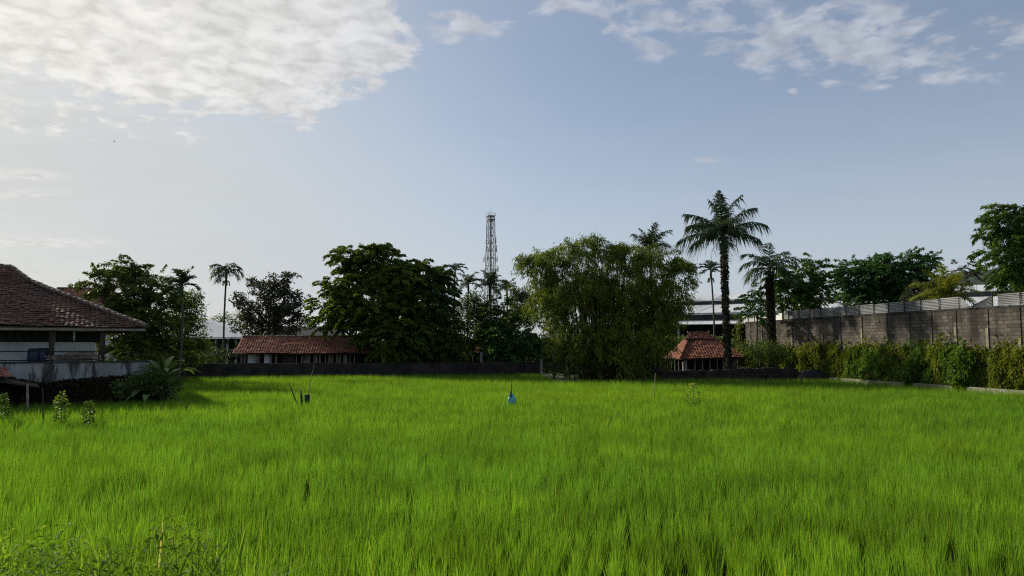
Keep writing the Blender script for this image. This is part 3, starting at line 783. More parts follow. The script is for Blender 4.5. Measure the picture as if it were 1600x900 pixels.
# telecom tower
TD = 200.0; tx = GX(766.5, TD)
tw_ = thing('telecom_tower', 'tall slender steel lattice telecom tower rising behind the palms', 'tower', (tx, TD, 0), R(20))
TZ = 38.2
def half(z): return 0.85 + (TZ - z) / TZ * 0.75
for sx, sy in ((-1, -1), (1, -1), (1, 1), (-1, 1)):
    MB().tube([(sx * half(0), sy * half(0), 0), (sx * half(TZ), sy * half(TZ), TZ)], [.12, .085], 5).build('leg', M['steel'], tw_)
br = MB(); z = 2.0; lev = []
while z < TZ - 0.4:
    z1 = min(z + 2.05, TZ); lev.append(z)
    a, b = half(z), half(z1)
    for i in range(4):
        c0 = [(-1, -1), (1, -1), (1, 1), (-1, 1)]
        p, q = c0[i], c0[(i + 1) % 4]
        br.tube([(p[0]*a, p[1]*a, z), (q[0]*a, q[1]*a, z)], .065, 4)
        br.tube([(p[0]*a, p[1]*a, z), ((p[0]+q[0])/2*b, (p[1]+q[1])/2*b, z1)], .05, 4)
        br.tube([(q[0]*a, q[1]*a, z), ((p[0]+q[0])/2*b, (p[1]+q[1])/2*b, z1)], .05, 4)
    z = z1
br.build('bracing', M['steel'], tw_)
MB().box((-.28, -.05, 0), (.28, .05, TZ)).build('cable_ladder', M['steel'], tw_)
pf = MB(); pf.box((-1.05, -1.05, TZ - .1), (1.05, 1.05, TZ + .05)); pf.box((-1.0, -1.0, TZ - 1.1), (1.0, 1.0, TZ - 0.98))
for sx, sy in ((-1, -1), (1, -1), (1, 1), (-1, 1)): pf.box((sx*1.02-.04, sy*1.02-.04, TZ), (sx*1.02+.04, sy*1.02+.04, TZ + .75))
for s in (-1, 1): pf.box((-1.05, s*1.02-.03, TZ+.7), (1.05, s*1.02+.03, TZ+.76)); pf.box((s*1.02-.03, -1.05, TZ+.7), (s*1.02+.03, 1.05, TZ+.76))
pf.build('platform', M['steel'], tw_)
MB().tube([(0, 0, TZ), (0, 0, TZ + 2.0)], [.06, .03], 5).build('lightning_rod', M['steel'], tw_)
for zc, rad, cnt in ((31.5, 1.5, 3), (29.2, 1.6, 3), (26.5, 1.9, 5), (23.6, 1.95, 5), (21.2, 1.9, 4)):
    for k in range(cnt):
        a = k * 2 * math.pi / cnt + zc; ca, sa = math.cos(a), math.sin(a); h = random.uniform(1.5, 2.1)
        an = MB().tube([(ca * rad, sa * rad, zc - h / 2), (ca * rad, sa * rad, zc + h / 2)], .17, 6); an.build('antenna', M['whitemetal'], tw_, True)
        MB().tube([(ca * 1.2, sa * 1.2, zc), (ca * rad, sa * rad, zc)], .05, 4).build('bracket', M['steel'], tw_)
# hill, far right
hx = np.linspace(-60, 520, 150); hy = np.linspace(330, 560, 60); X, Y = np.meshgrid(hx, hy)
Z = 52 * np.exp(-((X - 330) / 130) ** 2) * np.exp(-((Y - 450) / 75) ** 2) + 5 * (vnoise(X, Y, 0.03, 2, 4)) * np.exp(-((X - 330) / 150) ** 2) + 6.0 * (vnoise(X, Y, 0.12, 5, 3) - .5) * np.exp(-((X - 330) / 160) ** 2) * np.exp(-((Y - 450) / 80) ** 2) - 1
M['hill'] = surf('distant_forest', (0.012, 0.024, 0.018), (0.035, 0.055, 0.036), 0.12, 1.0, 1.0, 0.5)
idx = np.arange(X.size).reshape(X.shape)
tag(mesh_np('hill', np.stack([X, Y, Z], -1).reshape(-1, 3), np.stack([idx[:-1, :-1], idx[:-1, 1:], idx[1:, 1:], idx[1:, :-1]], -1).reshape(-1, 4), None, M['hill'], smooth=True), kind='structure')

# ------------------------------------------------------------------ left house on its terrace
ang = R(30)
HR = P(228, 511.5, 32.5)                      # right front eave corner
HRot = ang
org = Vector((HR.x, HR.y, 0)); HZ = HR.z      # local x: to the right along the front; local y: back
house = thing('tiled_house', 'white house with weathered brown tile hip roof on the terrace at the left edge', 'house', org, HRot)
bk, rg, DZ = 4.6, 5.45, 11.0
WL = 20.0
e0, e1 = (-WL, 0, HZ), (0, 0, HZ)
b0, b1 = (-WL + 0, bk, HZ + 2.10), (-bk, bk, HZ + 2.10)
r0, r1_ = (-WL, rg, HZ + 2.80), (-rg, rg, HZ + 2.80)
tl = MB(); tiles(tl, e0, e1, b1, b0, .19, .215, .036, .018, .035); tiles(tl, b0, b1, r1_, r0, .19, .215, .036, .018, .035)
E2, B2 = (0, DZ, HZ), (-bk, DZ - bk, HZ + 2.1)
tiles(tl, e1, E2, B2, b1, .235, .27, .042, .016, .04); tiles(tl, b1, B2, (-rg, rg + .05, HZ + 2.80), r1_, .235, .27, .042)
tl.build('roof', M['tile_old'], house)
dk = MB()
dk.slab([Vector(e0) - Vector((0, 0, .05)), Vector(e1) - Vector((0, 0, .05)), Vector(b1) - Vector((0, 0, .05)), Vector(b0) - Vector((0, 0, .05))], .06)
dk.slab([Vector(b0) - Vector((0, 0, .05)), Vector(b1) - Vector((0, 0, .05)), Vector(r1_) - Vector((0, 0, .05)), Vector(r0) - Vector((0, 0, .05))], .06)
dk.slab([Vector(e1) - Vector((0, 0, .05)), Vector(E2) - Vector((0, 0, .05)), Vector(B2) - Vector((0, 0, .05)), Vector(b1) - Vector((0, 0, .05))], .06)
dk.slab([(0, DZ, HZ - .05), (-WL, DZ, HZ - .05), (-WL, DZ - rg, HZ + 2.75), (-rg, DZ - rg, HZ + 2.75)], .06)
dk.build('roof_deck', M['wood'], house)
rc = MB(); ridge_caps(rc, Vector(e1) + Vector((0, 0, .08)), Vector(b1) + Vector((0, 0, .1)), r=.11); ridge_caps(rc, Vector(b1) + Vector((0, 0, .1)), Vector(r1_) + Vector((0, 0, .1)), r=.11); ridge_caps(rc, Vector(r1_) + Vector((0, 0, .1)), Vector(r0) + Vector((0, 0, .1)), r=.13)
rc.build('ridge_tiles', M['ridge'], house, True)
MB().box((-WL, 0.01, HZ - .16), (0.0, 0.05, HZ - .04)).build('fascia', M['palewood'], house)
MB().box((-WL, 0.06, HZ - .13), (-2.1, 2.3, HZ - .1)).build('eave_ceiling', M['plaster'], house)
FZ = 1.25; WY = 2.3; WX = -1.9
MB().box((-WL, WY, FZ), (WX, WY + .15, HZ - .11)).build('wall', M['plaster'], house)
MB().hexa([(WX - .15, WY + .152, FZ), (WX - .02, WY + .152, FZ), (WX - 1.0, DZ - 2, FZ), (WX - 1.15, DZ - 2, FZ), (WX - .15, WY + .152, HZ + .3), (WX - .02, WY + .152, HZ + .3), (WX - 1.0, DZ - 2, HZ + .3), (WX - 1.15, DZ - 2, HZ + .3)]).build('side_wall', M['plaster'], house)
def hpx(px, y): # local x of a pixel column at local y depth
    # ray direction px; solve org + lx*a + y*b on ray
    a = Vector((math.cos(HRot), math.sin(HRot))); b = Vector((-math.sin(HRot), math.cos(HRot)))
    k_ = (px - 800) / F
    ox, oy = org.x + b.x * y, org.y + b.y * y
    return (k_ * oy - ox) / (a.x - k_ * a.y)
def hz(py, px, y):
    lx = hpx(px, y); dpt = org.y + lx * math.sin(HRot) + y * math.cos(HRot)
    return P(px, py, dpt).z
wz0, wz1 = hz(533, 60, WY), hz(519, 60, WY)
for (pa, pb) in ((-60, -8), (0, 24), (26, 50), (52, 77), (90, 116), (121, 157)):
    xa, xb = hpx(pa, WY), hpx(pb, WY)
    win = MB().box((xa, WY - .03, wz0), (xb, WY - .004, wz1)); o = win.build('window', M['glass'], house)
    f = MB(); 
    for (p, q) in (((xa - .04, wz0 - .04), (xb + .04, wz0)), ((xa - .04, wz1), (xb + .04, wz1 + .04)), ((xa - .04, wz0), (xa, wz1)), ((xb, wz0), (xb + .04, wz1)), (((xa + xb) / 2 - .015, wz0), ((xa + xb) / 2 + .015, wz1))):
        f.box((p[0], WY - .05, p[1]), (q[0], WY - .031, q[1]))
    f.build('frame', M['wood'], o)
for px in (-70, 83, 162):
    xp = hpx(px, 0.45); MB().box((xp - .10, .36, FZ), (xp + .10, .56, HZ - .1)).build('post', M['wood'], house)
xd = hpx(117, 1.0); MB().tube([(xd, 1.0, HZ - .1), (xd, 1.0, HZ - .55)], .035, 6).build('downpipe', M['whitemetal'], house)
rl = MB(); xa, xb = -14, hpx(157, -.3)
for zz in (hz(549, 60, -.3), hz(563, 60, -.3)): rl.tube([(xa, -.3, zz), (xb, -.3, zz)], .022, 6)
for px in (-60, 0, 83, 157): xp = hpx(px, -.3); rl.tube([(xp, -.3, 1.6), (xp, -.3, hz(549, 60, -.3))], .022, 6)
rl.build('railing', M['black'], house)
def lobj(o): o.location = org; o.rotation_euler = (0, 0, HRot); return o
# terrace: retaining wall with fallen lower edge, fill, rough stone base
ter = thing('terrace_wall', 'stained cracked pale retaining wall under the left house', 'wall', org, HRot)
TY = -0.8
tz = hz(565, 60, TY); tx1 = hpx(236, TY); mbt = MB(); n = 60; x0_ = hpx(-90, TY)
rngt = random.Random(3); vs_ = []
for i in range(n + 1):
    f = i / n; xx = x0_ + (tx1 - x0_) * f
    pxl = -90 + 326 * f
    pyb = np.interp(pxl, [-90, 20, 60, 75, 110, 150, 205, 236], [596, 590, 600, 606, 600, 596, 592, 590])
    vs_.append((xx, TY, hz(pyb, pxl, TY) + 0.06 * rngt.uniform(-1, 1)))
for i in range(n):
    a, b_ = vs_[i], vs_[i+1]
    mbt.hexa([(a[0], TY, a[2]), (b_[0], TY, b_[2]), (b_[0], TY + .22, b_[2]), (a[0], TY + .22, a[2]), (a[0], TY, tz - .06), (b_[0], TY, tz - .06), (b_[0], TY + .22, tz - .06), (a[0], TY + .22, tz - .06)])
mbt.build('render', M['dirtyplaster'], ter)
MB().box((x0_, TY - .05, tz - .058), (tx1, TY + .26, tz)).build('coping', M['stone'], ter)
MB().box((x0_, TY + .24, -.1), (tx1, TY + .9, 1.25)).build('fill', M['stone'], ter)
crk = MB(); cpts = [(hpx(a, TY), TY - .006, hz(b_, a, TY)) for a, b_ in ((88, 570), (86, 577), (79, 583), (73, 590), (72, 594), (67, 601))]
for a, b_ in zip(cpts, cpts[1:]): crk.hexa([(a[0]-.03, TY-.008, a[2]), (a[0]+.03, TY-.008, a[2]), (a[0]+.03, TY-.002, a[2]), (a[0]-.03, TY-.002, a[2]), (b_[0]-.03, TY-.008, b_[2]), (b_[0]+.03, TY-.008, b_[2]), (b_[0]+.03, TY-.002, b_[2]), (b_[0]-.03, TY-.002, b_[2])])
crk.build('crack', M['black'], ter)
MB().box((x0_, TY + .92, 0.0), (tx1 - .3, DZ, 1.25)).build('floor_slab', M['stone'], ter)
# stone base
xs_ = np.linspace(x0_, hpx(262, -1.1), 220); zs_ = np.linspace(0, 1, 26); X, S = np.meshgrid(xs_, zs_)
topz = np.interp(X, [hpx(p, -1.0) for p in (-90, 20, 72, 110, 205, 262)], [hz(p, 60, -1.0) for p in (590, 592, 603, 597, 592, 600)])
Y = -1.9 + 1.0 * S - 0.55 * (vnoise(X, S * 1.6, 2.4, 77, 3)); Z = S * topz + .10 * (vnoise(X, S, 3, 78, 2) - .5)
idx = np.arange(X.size).reshape(X.shape)
sb = mesh_np('stone_base', np.stack([X, Y, Z], -1).reshape(-1, 3), np.stack([idx[:-1, :-1], idx[:-1, 1:], idx[1:, 1:], idx[1:, :-1]], -1).reshape(-1, 4), None, M['stone'])
lobj(sb); tag(sb, 'dark rough stone footing below the stained terrace wall', 'stonework')
n = 40000; x = rng.uniform(x0_, hpx(262, -1.1), n); s = rng.random(n); tzz = np.interp(x, [hpx(p, -1.0) for p in (-90, 20, 72, 110, 205, 262)], [hz(p, 60, -1.0) for p in (590, 592, 603, 597, 592, 600)])
lm = vnoise(x, s * 2, 1.5, 80, 3); kk = lm > .2; x, s, tzz, lm = x[kk], s[kk], tzz[kk], lm[kk]; n = len(x)
c = np.stack([x, -1.95 + s - .5 * lm, s * tzz * 1.03 + .05], 1)
V, Q, A = leaves(c, np.stack([rng.normal(size=n) * .6, np.full(n, -.6), rng.normal(size=n) * .5 - .3], 1), rng.uniform(.08, .2, n), rng.uniform(.05, .12, n), rng.random(n))
lobj(tag(mesh_np('creeper', V, Q, A, M['dead']), 'withered dark creeper over the stone footing', 'creeper', kind='stuff'))
# things on the terrace
def drum(px, label, w_, h0, h1):
    xx = hpx(px, .9); t = thing('water_drum', label, 'drum', org + Vector((math.cos(HRot) * xx - math.sin(HRot) * .9, math.sin(HRot) * xx + math.cos(HRot) * .9, 1.25)), HRot, 'blue drums')
    r = w_; H = hz(h0, px, .9) - 1.25
    MB().tube([(0, 0, 0), (0, 0, .04), (0, 0, H * .33), (0, 0, H * .36), (0, 0, H * .4), (0, 0, H * .66), (0, 0, H * .7), (0, 0, H * .95), (0, 0, H)], [r * .93, r, r, r * 1.04, r, r, r * 1.04, r, r * .9], 20).build('barrel', M['blue'], t, True)
    MB().tube([(0, 0, H + .002), (0, 0, H + .04)], r * .95, 20).build('lid', M['blue'], t)
drum(58, 'left one of two dark blue drums behind the terrace railing', .28, 546, 0)
drum(72, 'right one of two dark blue drums, the one beside the post', .26, 545, 0)
rngw = random.Random(9); k = 0
wp = MB()
for row in range(6):
    for j in range(7):
        px = 93 + j * 8.6 + rngw.uniform(-2, 2); xx = hpx(px, 0.3); zz = hz(563, 120, .3) + row * .062 + rngw.uniform(-.02, .02)
        if row > 3 and not (3 <= j <= 5): continue
        L_ = rngw.uniform(.25, .6); dzz = rngw.uniform(-.04, .04)
        wp.hexa([(xx - L_, .1, zz - dzz), (xx + L_, .1, zz + dzz), (xx + L_, .2, zz + dzz), (xx - L_, .2, zz - dzz), (xx - L_, .1, zz + .05 - dzz), (xx + L_, .1, zz + .05 + dzz), (xx + L_, .2, zz + .05 + dzz), (xx - L_, .2, zz + .05 - dzz)])
lobj(tag(wp.build('timber_pile', M['palewood']), 'heap of broken timber offcuts on the terrace right of the blue drums', 'timber pile', kind='stuff'))
wb = MB(); xa, xb = hpx(88, .3), hpx(156, .3); wb.box((xa, 0.0, 1.82), (xb, .6, 1.90)); 
for xx in (xa + .1, (xa + xb) / 2, xb - .1): wb.box((xx - .04, .05, 1.25), (xx + .04, .5, 1.82))
lobj(tag(wb.build('bench', M['wood']), 'low dark bench carrying the timber heap on the terrace', 'bench'))
# lean-to at the lower left
LD = 27.6
ln = thing('lean_to_shed', 'low dark lean-to with a ragged tile roof at the lower left edge', 'shed', (GX(20, LD), LD, 0), R(14))
def lp(px, py, dy=0.0): 
    v = P(px, py, LD + dy) - Vector((GX(20, LD), LD, 0)); return (Matrix.Rotation(-R(14), 4, 'Z') @ v)
MB().slab([lp(-90, 582), lp(62, 604), lp(58, 598, 2.2), lp(-90, 560, 2.2)], .06).build('roof_deck', M['wood'], ln)
tt_ = MB(); tiles(tt_, lp(-90, 577), lp(14, 589), lp(12, 578, 1.6), lp(-90, 563, 1.6), .22, .25, .04, .02); tt_.build('roof', M['tile_red'], ln)
for px in (-60, 43): 
    a, b_ = lp(px, 600), lp(px + 1, 640); MB().tube([b_ - Vector((0, 0, .3)), a], .045, 7).build('post', M['palewood'], ln)
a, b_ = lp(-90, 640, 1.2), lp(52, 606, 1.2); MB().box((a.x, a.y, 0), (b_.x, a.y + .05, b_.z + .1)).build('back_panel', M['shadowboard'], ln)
# second roof behind
SD = 52.0; so2 = P(105, 466, SD)
h2 = thing('tiled_house', 'reddish brown tile roof of a house behind the big left roof', 'house', (so2.x, SD, 0), R(8))
hw = 2.9; ze = so2.z - 1.2; zr = P(105, 447, SD).z
tl = MB(); tiles(tl, (-hw, 0, ze), (hw, 0, ze), (hw - 1.0, 3.2, zr), (-hw + .8, 3.2, zr), .22, .25); tl.build('roof', M['tile_red'], h2)
MB().slab([(-hw, 0, ze - .05), (hw, 0, ze - .05), (hw - 1.0, 3.2, zr - .05), (-hw + .8, 3.2, zr - .05)], .08).build('roof_deck', M['wood'], h2)
MB().slab([(hw, 6.4, ze - .05), (-hw, 6.4, ze - .05), (-hw + .8, 3.25, zr - .05), (hw - 1, 3.25, zr - .05)], .08).build('back_slope', M['tile_old'], h2)
rc = MB(); ridge_caps(rc, (-hw + .8, 3.2, zr + .08), (hw - 1.0, 3.2, zr + .08)); rc.build('ridge_tiles', M['ridge'], h2, True)
MB().box((-hw + .8, .6, 0), (hw - 1.6, 5.8, ze)).build('wall', M['plaster'], h2)

# ------------------------------------------------------------------ back left: grey-roofed hall, long shed, low wall
GD = 74.0
gh = P(347, 527, GD)
hall = thing('village_hall', 'pale grey sheet-roofed building behind the thin tall palm', 'building', (gh.x, GD, 0), 0)
ez = gh.z; az_ = P(304, 495, GD + 3).z; xl, xr = -5.5, P(387, 527, GD).x - gh.x
apx = P(304, 495, GD + 3).x - gh.x
MB().slab([(xl, 0, ez), (xr, 0, ez), (apx + .3, 4.0, az_), (apx - .3, 4.0, az_)], .1).build('roof', M['sheet'], hall)
MB().slab([(xr, 0, ez), (xr, 8, ez), (apx + .3, 4.0, az_)], .1).build('hip_slope', M['sheet'], hall)
MB().slab([(xl, 8, ez), (xl, 0, ez), (apx - .3, 4.0, az_)], .1).build('hip_slope', M['sheet'], hall)
MB().box((xl, .02, ez - .16), (xr, .1, ez - .102)).build('fascia', M['whitemetal'], hall)
MB().box((xl + .5, 1.2, 0), (xr - .4, 7.5, ez - .12)).build('wall', M['darkwall'], hall)
MB().box((xl + .4, 1.0, 1.7), (xr - .4, 1.18, 2.35)).build('white_band', M['plaster'], hall)
for px in (318, 334, 352, 366, 380): x = P(px, 540, GD).x - gh.x; MB().box((x - .1, .5, 0), (x + .1, .7, ez - .15)).build('post', M['plaster'], hall)
MB().box((xl + .5, .9, 0), (xr - .5, .98, .85)).build('dado', M['dirtyplaster'], hall)
# far dark roof between
fd = P(470, 512, 95); t = thing('far_shed', 'dark low roof seen behind the long red tile roof', 'shed', (fd.x, 95, 0), 0)
MB().slab([(-6, 0, fd.z - 1.6), (6, 0, fd.z - 1.6), (4.5, 4, fd.z + .3), (-4.5, 4, fd.z + .3)], .1).build('roof', M['roofdark'], t); MB().box((-5.5, .4, 0), (5.5, 6, fd.z - 1.7)).build('wall', M['darkwall'], t)
# long shed
SD = 60.0; A_ = P(363, 552, SD); B_ = P(592, 552.5, SD + 1.5)
rz_ = frame_line(A_, B_); Ls = (B_ - A_).length
sh = thing('long_tiled_shed', 'long low shed with a bright red tile roof behind the dark back wall', 'shed', (A_.x, A_.y, 0), rz_)
ez = A_.z; rzz = P(460, 526, SD + 2.4).z
tl = MB(); tiles(tl, (0, 0, ez), (Ls, 0, ez), (Ls, 2.4, rzz), (.25, 2.4, rzz), .21, .22, .035, .014, .03); tl.build('roof', M['tile_red'], sh)
MB().slab([(0, 0, ez - .05), (Ls, 0, ez - .05), (Ls, 2.4, rzz - .05), (.25, 2.4, rzz - .05)], .06).build('roof_deck', M['wood'], sh)
MB().slab([(Ls, 4.8, ez - .05), (0, 4.8, ez - .05), (.25, 2.42, rzz - .05), (Ls, 2.42, rzz - .05)], .06).build('back_slope', M['tile_red'], sh)
rc = MB(); ridge_caps(rc, (.2, 2.4, rzz + .05), (Ls, 2.4, rzz + .05), r=.08); rc.build('ridge_tiles', M['ridge'], sh, True)
rs = random.Random(5)
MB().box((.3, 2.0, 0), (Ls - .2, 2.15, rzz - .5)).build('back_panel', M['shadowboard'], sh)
def sx(px): return P(px, 560, SD).x / math.cos(rz_) - A_.x / math.cos(rz_)
for px in (374, 379, 398, 400, 419, 427, 458, 466, 478, 489, 494, 503, 509, 514, 520, 526, 536, 541, 548):
    x = sx(px); w2 = rs.uniform(.03, .07); MB().box((x - w2, .5, 0), (x + w2, .6, ez + .25)).build('post', M['palewood'], sh)
for (pa, pb, m_) in ((383, 392, 'plaster'), (393, 397, 'plaster'), (408, 417, 'plaster'), (468, 477, 'dirtyplaster'), (484, 488, 'dirtyplaster'), (506, 513, 'palewood'), (519, 525, 'palewood'), (530, 535, 'dirtyplaster')):
    MB().box((sx(pa), .75, 0), (sx(pb), .8, ez + rs.uniform(-.15, .1))).build('panel', M[m_], sh)
MB().box((sx(435), .7, 0), (sx(456), .76, ez + .2)).build('panel', M['wood'], sh)
# low dark wall along the back of the field
lw = thing('low_brick_wall', 'low dark wall running along the back of the rice field', 'wall', (GX(262, 54.3), 54.3, 0), 0)
pts_ = [(262, 54.3, 1.36), (420, 57.0, 1.34), (640, 59.0, 1.34), (846, 61.4, 1.3)]
mbw = MB(); cw = MB(); ox_, oy_ = GX(262, 54.3), 54.3
for (a, b_) in zip(pts_, pts_[1:]):
    n = 14
    for i in range(n):
        q = [(GX(a[0] + (b_[0] - a[0]) * f, a[1] + (b_[1] - a[1]) * f) - ox_, a[1] + (b_[1] - a[1]) * f - oy_) for f in (i / n, (i + 1) / n)]
        z_ = a[2] + random.uniform(-.012, .012)
        mbw.hexa([(q[0][0], q[0][1], -.1), (q[1][0], q[1][1], -.1), (q[1][0], q[1][1] + .18, -.1), (q[0][0], q[0][1] + .18, -.1), (q[0][0], q[0][1], z_), (q[1][0], q[1][1], z_), (q[1][0], q[1][1] + .18, z_), (q[0][0], q[0][1] + .18, z_)])
        if i % 3 == 0: cw.box((q[0][0] - .1, q[0][1] - .06, 0), (q[0][0] + .1, q[0][1] - .003, z_ - .02))
mbw.build('masonry', M['darkwall'], lw); cw.build('pier', M['darkwall'], lw)
# fence posts of white concrete
for (px, top, D, lab) in ((752, 551, 63, 'white concrete post behind the low wall under the middle trees'), (846, 563, 60.8, 'pale post at the end of the low wall beside the bamboo')):
    p = P(px, top, D); m_ = MB(); m_.hexa([(-.13, -.1, 0), (.13, -.1, 0), (.13, .1, 0), (-.13, .1, 0), (-.1, -.08, p.z), (.1, -.08, p.z), (.1, .08, p.z), (-.1, .08, p.z)]); m_.box((-.15, -.12, p.z + .002), (.15, .12, p.z + .06))
    o = m_.build('concrete_post', M['dirtyplaster']); o.location = (p.x, D, 0); tag(o, lab, 'post')
# little house hidden in the middle trees
MD = 67.0; mo = P(722, 553, MD)
mh = thing('small_house', 'small house with a red tile roof half hidden under the middle trees', 'house', (mo.x, MD, 0), 0)
tl = MB(); tiles(tl, (-4.2, 0, 2.05), (4.2, 0, 2.05), (3.2, 2.4, 3.1), (-3.2, 2.4, 3.1), .24, .26); tl.build('roof', M['tile_red'], mh)
MB().slab([(-4.2, 0, 2.0), (4.2, 0, 2.0), (3.2, 2.4, 3.05), (-3.2, 2.4, 3.05)], .06).build('roof_deck', M['wood'], mh)
MB().box((-3.8, .9, 0), (3.8, 4, 1.96)).build('wall', M['darkwall'], mh)
for px in (687, 706, 712, 762):
    x = P(px, 556, MD).x - mo.x; o = MB().box((x - .4, .86, 1.2), (x + .4, .897, 1.9)).build('window', M['glass'], mh)
    f = MB()
    for (a, b_) in (((-.44, 1.16), (.44, 1.2)), ((-.44, 1.9), (.44, 1.94)), ((-.44, 1.2), (-.4, 1.9)), ((.4, 1.2), (.44, 1.9)), ((-.02, 1.2), (.02, 1.9))): f.box((x + a[0], .82, a[1]), (x + b_[0], .858, b_[1]))
    f.build('frame', M['plaster'], o)
MB().box((P(680, 565, MD).x - mo.x, .5, 1.28), (P(700, 565, MD).x - mo.x, .6, 1.5)).build('balustrade', M['plaster'], mh)
# stone wall in front of the pavilion
stw = MB(); x0, x1 = GX(985, 52.3), GX(1238, 52.3); n = 46; rs = random.Random(4)
for j in range(4):
    x = x0
    while x < x1:
        w2 = rs.uniform(.28, .6); h = (1.12 if x > GX(1150, 52.3) else 0.98) / 4
        stw.box((x + .01, 52.2 + rs.uniform(-.06, .06), j * h + .005), (x + w2 - .015, 52.62 + rs.uniform(-.04, .04), (j + 1) * h - .012 + (rs.uniform(-.08, .06) if j == 3 else 0))); x += w2
stw.box((x0, 52.27, 0), (x1, 52.5, .9))
stw.v = [(a - x0, b_ - 52.3, c) for a, b_, c in stw.v]
o = stw.build('dry_stone_wall', M['darkwall']); o.location = (x0, 52.3, 0); tag(o, 'low dark wall of rough stones in front of the red tiled pavilion', 'wall')
# pavilion
PX, PY = 12.35, 54.2
pv = thing('tiled_pavilion', 'small open pavilion with a red tile hip roof beside the tall coconut palm', 'pavilion', (PX, PY, 0), 0)
pw, pd, pe = 4.75, 6.2, 1.74
q1, q2 = (1.45, 3.0, 3.42), (2.95, 3.0, 3.42)
tl = MB(); tiles(tl, (0, 0, pe), (pw, 0, pe + .12), q2, q1, .2, .21, .035, .016, .03); tiles(tl, (0, pd, pe), (0, 0, pe), q1, (q1[0], q1[1] + .3, q1[2]), .2, .21, .035, .016, .03)
tiles(tl, (pw, 0, pe + .12), (pw, pd, pe), (q2[0], q2[1] + .3, q2[2]), q2, .22, .24, .03)
tl.build('roof', M['tile_red'], pv)
dk = MB(); dz_ = Vector((0, 0, .05))
for q in (((0, 0, pe), (pw, 0, pe + .12), q2, q1), ((0, pd, pe), (0, 0, pe), q1), ((pw, 0, pe + .12), (pw, pd, pe), q2), ((pw, pd, pe), (0, pd, pe), q1, q2)): dk.slab([Vector(p) - dz_ for p in q], .05)
dk.build('roof_deck', M['wood'], pv)
gb = MB(); tiles(gb, (q1[0] - .55, 2.3, 3.22), (q2[0] + .1, 2.3, 3.22), (q2[0] - .05, 2.95, 3.66), (q1[0] - .1, 2.95, 3.66), .2, .2, .03); gb.build('upper_roof', M['tile_red'], pv)
MB().slab([(q1[0] - .55, 2.3, 3.18), (q2[0] + .1, 2.3, 3.18), (q2[0] - .05, 2.97, 3.62), (q1[0] - .1, 2.97, 3.62)], .07).build('upper_deck', M['wood'], pv)
rc = MB(); ridge_caps(rc, (0, 0, pe + .06), (q1[0], q1[1], q1[2] + .06), .28, .075); ridge_caps(rc, (pw, 0, pe + .18), (q2[0], q2[1], q2[2] + .06), .28, .075); ridge_caps(rc, (q1[0] - .1, 2.97, 3.7), (q2[0] - .05, 2.97, 3.7), .28, .075)
rc.build('ridge_tiles', M['tile_red'], pv, True)
for s in (q1[0] - .12, q2[0] - .02): MB().box((s - .06, 2.9, 3.66), (s + .06, 3.04, 3.84)).build('finial', M['ridge'], pv)
MB().box((3.3, .7, 0), (4.3, .8, pe)).build('wall', M['dirtyplaster'], pv); MB().box((3.5, .66, 1.3), (4.1, .698, 1.62)).build('window', M['glass'], pv)
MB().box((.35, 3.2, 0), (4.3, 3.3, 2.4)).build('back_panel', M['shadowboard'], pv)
MB().box((.32, .6, 0), (.62, .9, pe)).build('wall', M['dirtyplaster'], pv)
for x in (.35, 1.2, 1.75, 2.3, 2.85, 3.3): MB().tube([(x, .55, 0), (x, .55, pe + .15)], .045, 7).build('post', M['palewood'], pv)
for y in (1.7, 2.9, 4.2, 5.6): MB().tube([(.25, y, 0), (.25, y, pe)], .045, 7).build('post', M['palewood'], pv)
EX = GX(1018, 59.5); ex = thing('side_shed', 'small sagging shed with posts tucked between the bamboo and the pavilion', 'shed', (EX, 59.5, 0), R(-6))
tl = MB(); tiles(tl, (-.9, 0, 1.75), (1.3, 0, 1.6), (1.5, 1.8, 2.5), (-.4, 1.8, 2.45), .21, .22, .03); tl.build('roof', M['tile_old'], ex)
MB().slab([(-.9, 0, 1.7), (1.3, 0, 1.55), (1.5, 1.8, 2.45), (-.4, 1.8, 2.4)], .05).build('roof_deck', M['wood'], ex)
for x in (-.75, -.1, .25, .6, .8, 1.1): MB().box((x - .03, .1, 0), (x + .03, .16, 1.7)).build('post', M['palewood'], ex)
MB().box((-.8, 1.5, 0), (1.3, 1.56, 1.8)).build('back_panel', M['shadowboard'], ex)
# heap under dark sheet at right end of stone wall
n1, n2 = 26, 14; U_, V_ = np.meshgrid(np.linspace(-1, 1, n1), np.linspace(-1, 1, n2))
hgt = 1.05 * np.clip(1 - np.abs(U_) ** 3.2, 0, 1) * np.clip(1 - np.abs(V_) ** 3, 0, 1) * (.8 + .3 * vnoise(U_ + 3, V_ + 3, 2.2, 6))
idx = np.arange(U_.size).reshape(U_.shape)
o = mesh_np('tarpaulin_heap', np.stack([U_ * 1.3, V_ * .7, hgt], -1).reshape(-1, 3), np.stack([idx[:-1, :-1], idx[:-1, 1:], idx[1:, 1:], idx[1:, :-1]], -1).reshape(-1, 4), None, M['black'], smooth=True)
o.location = (GX(1265, 51.9), 51.9, 0); tag(o, 'dark covered heap at the right end of the rough stone wall', 'heap')
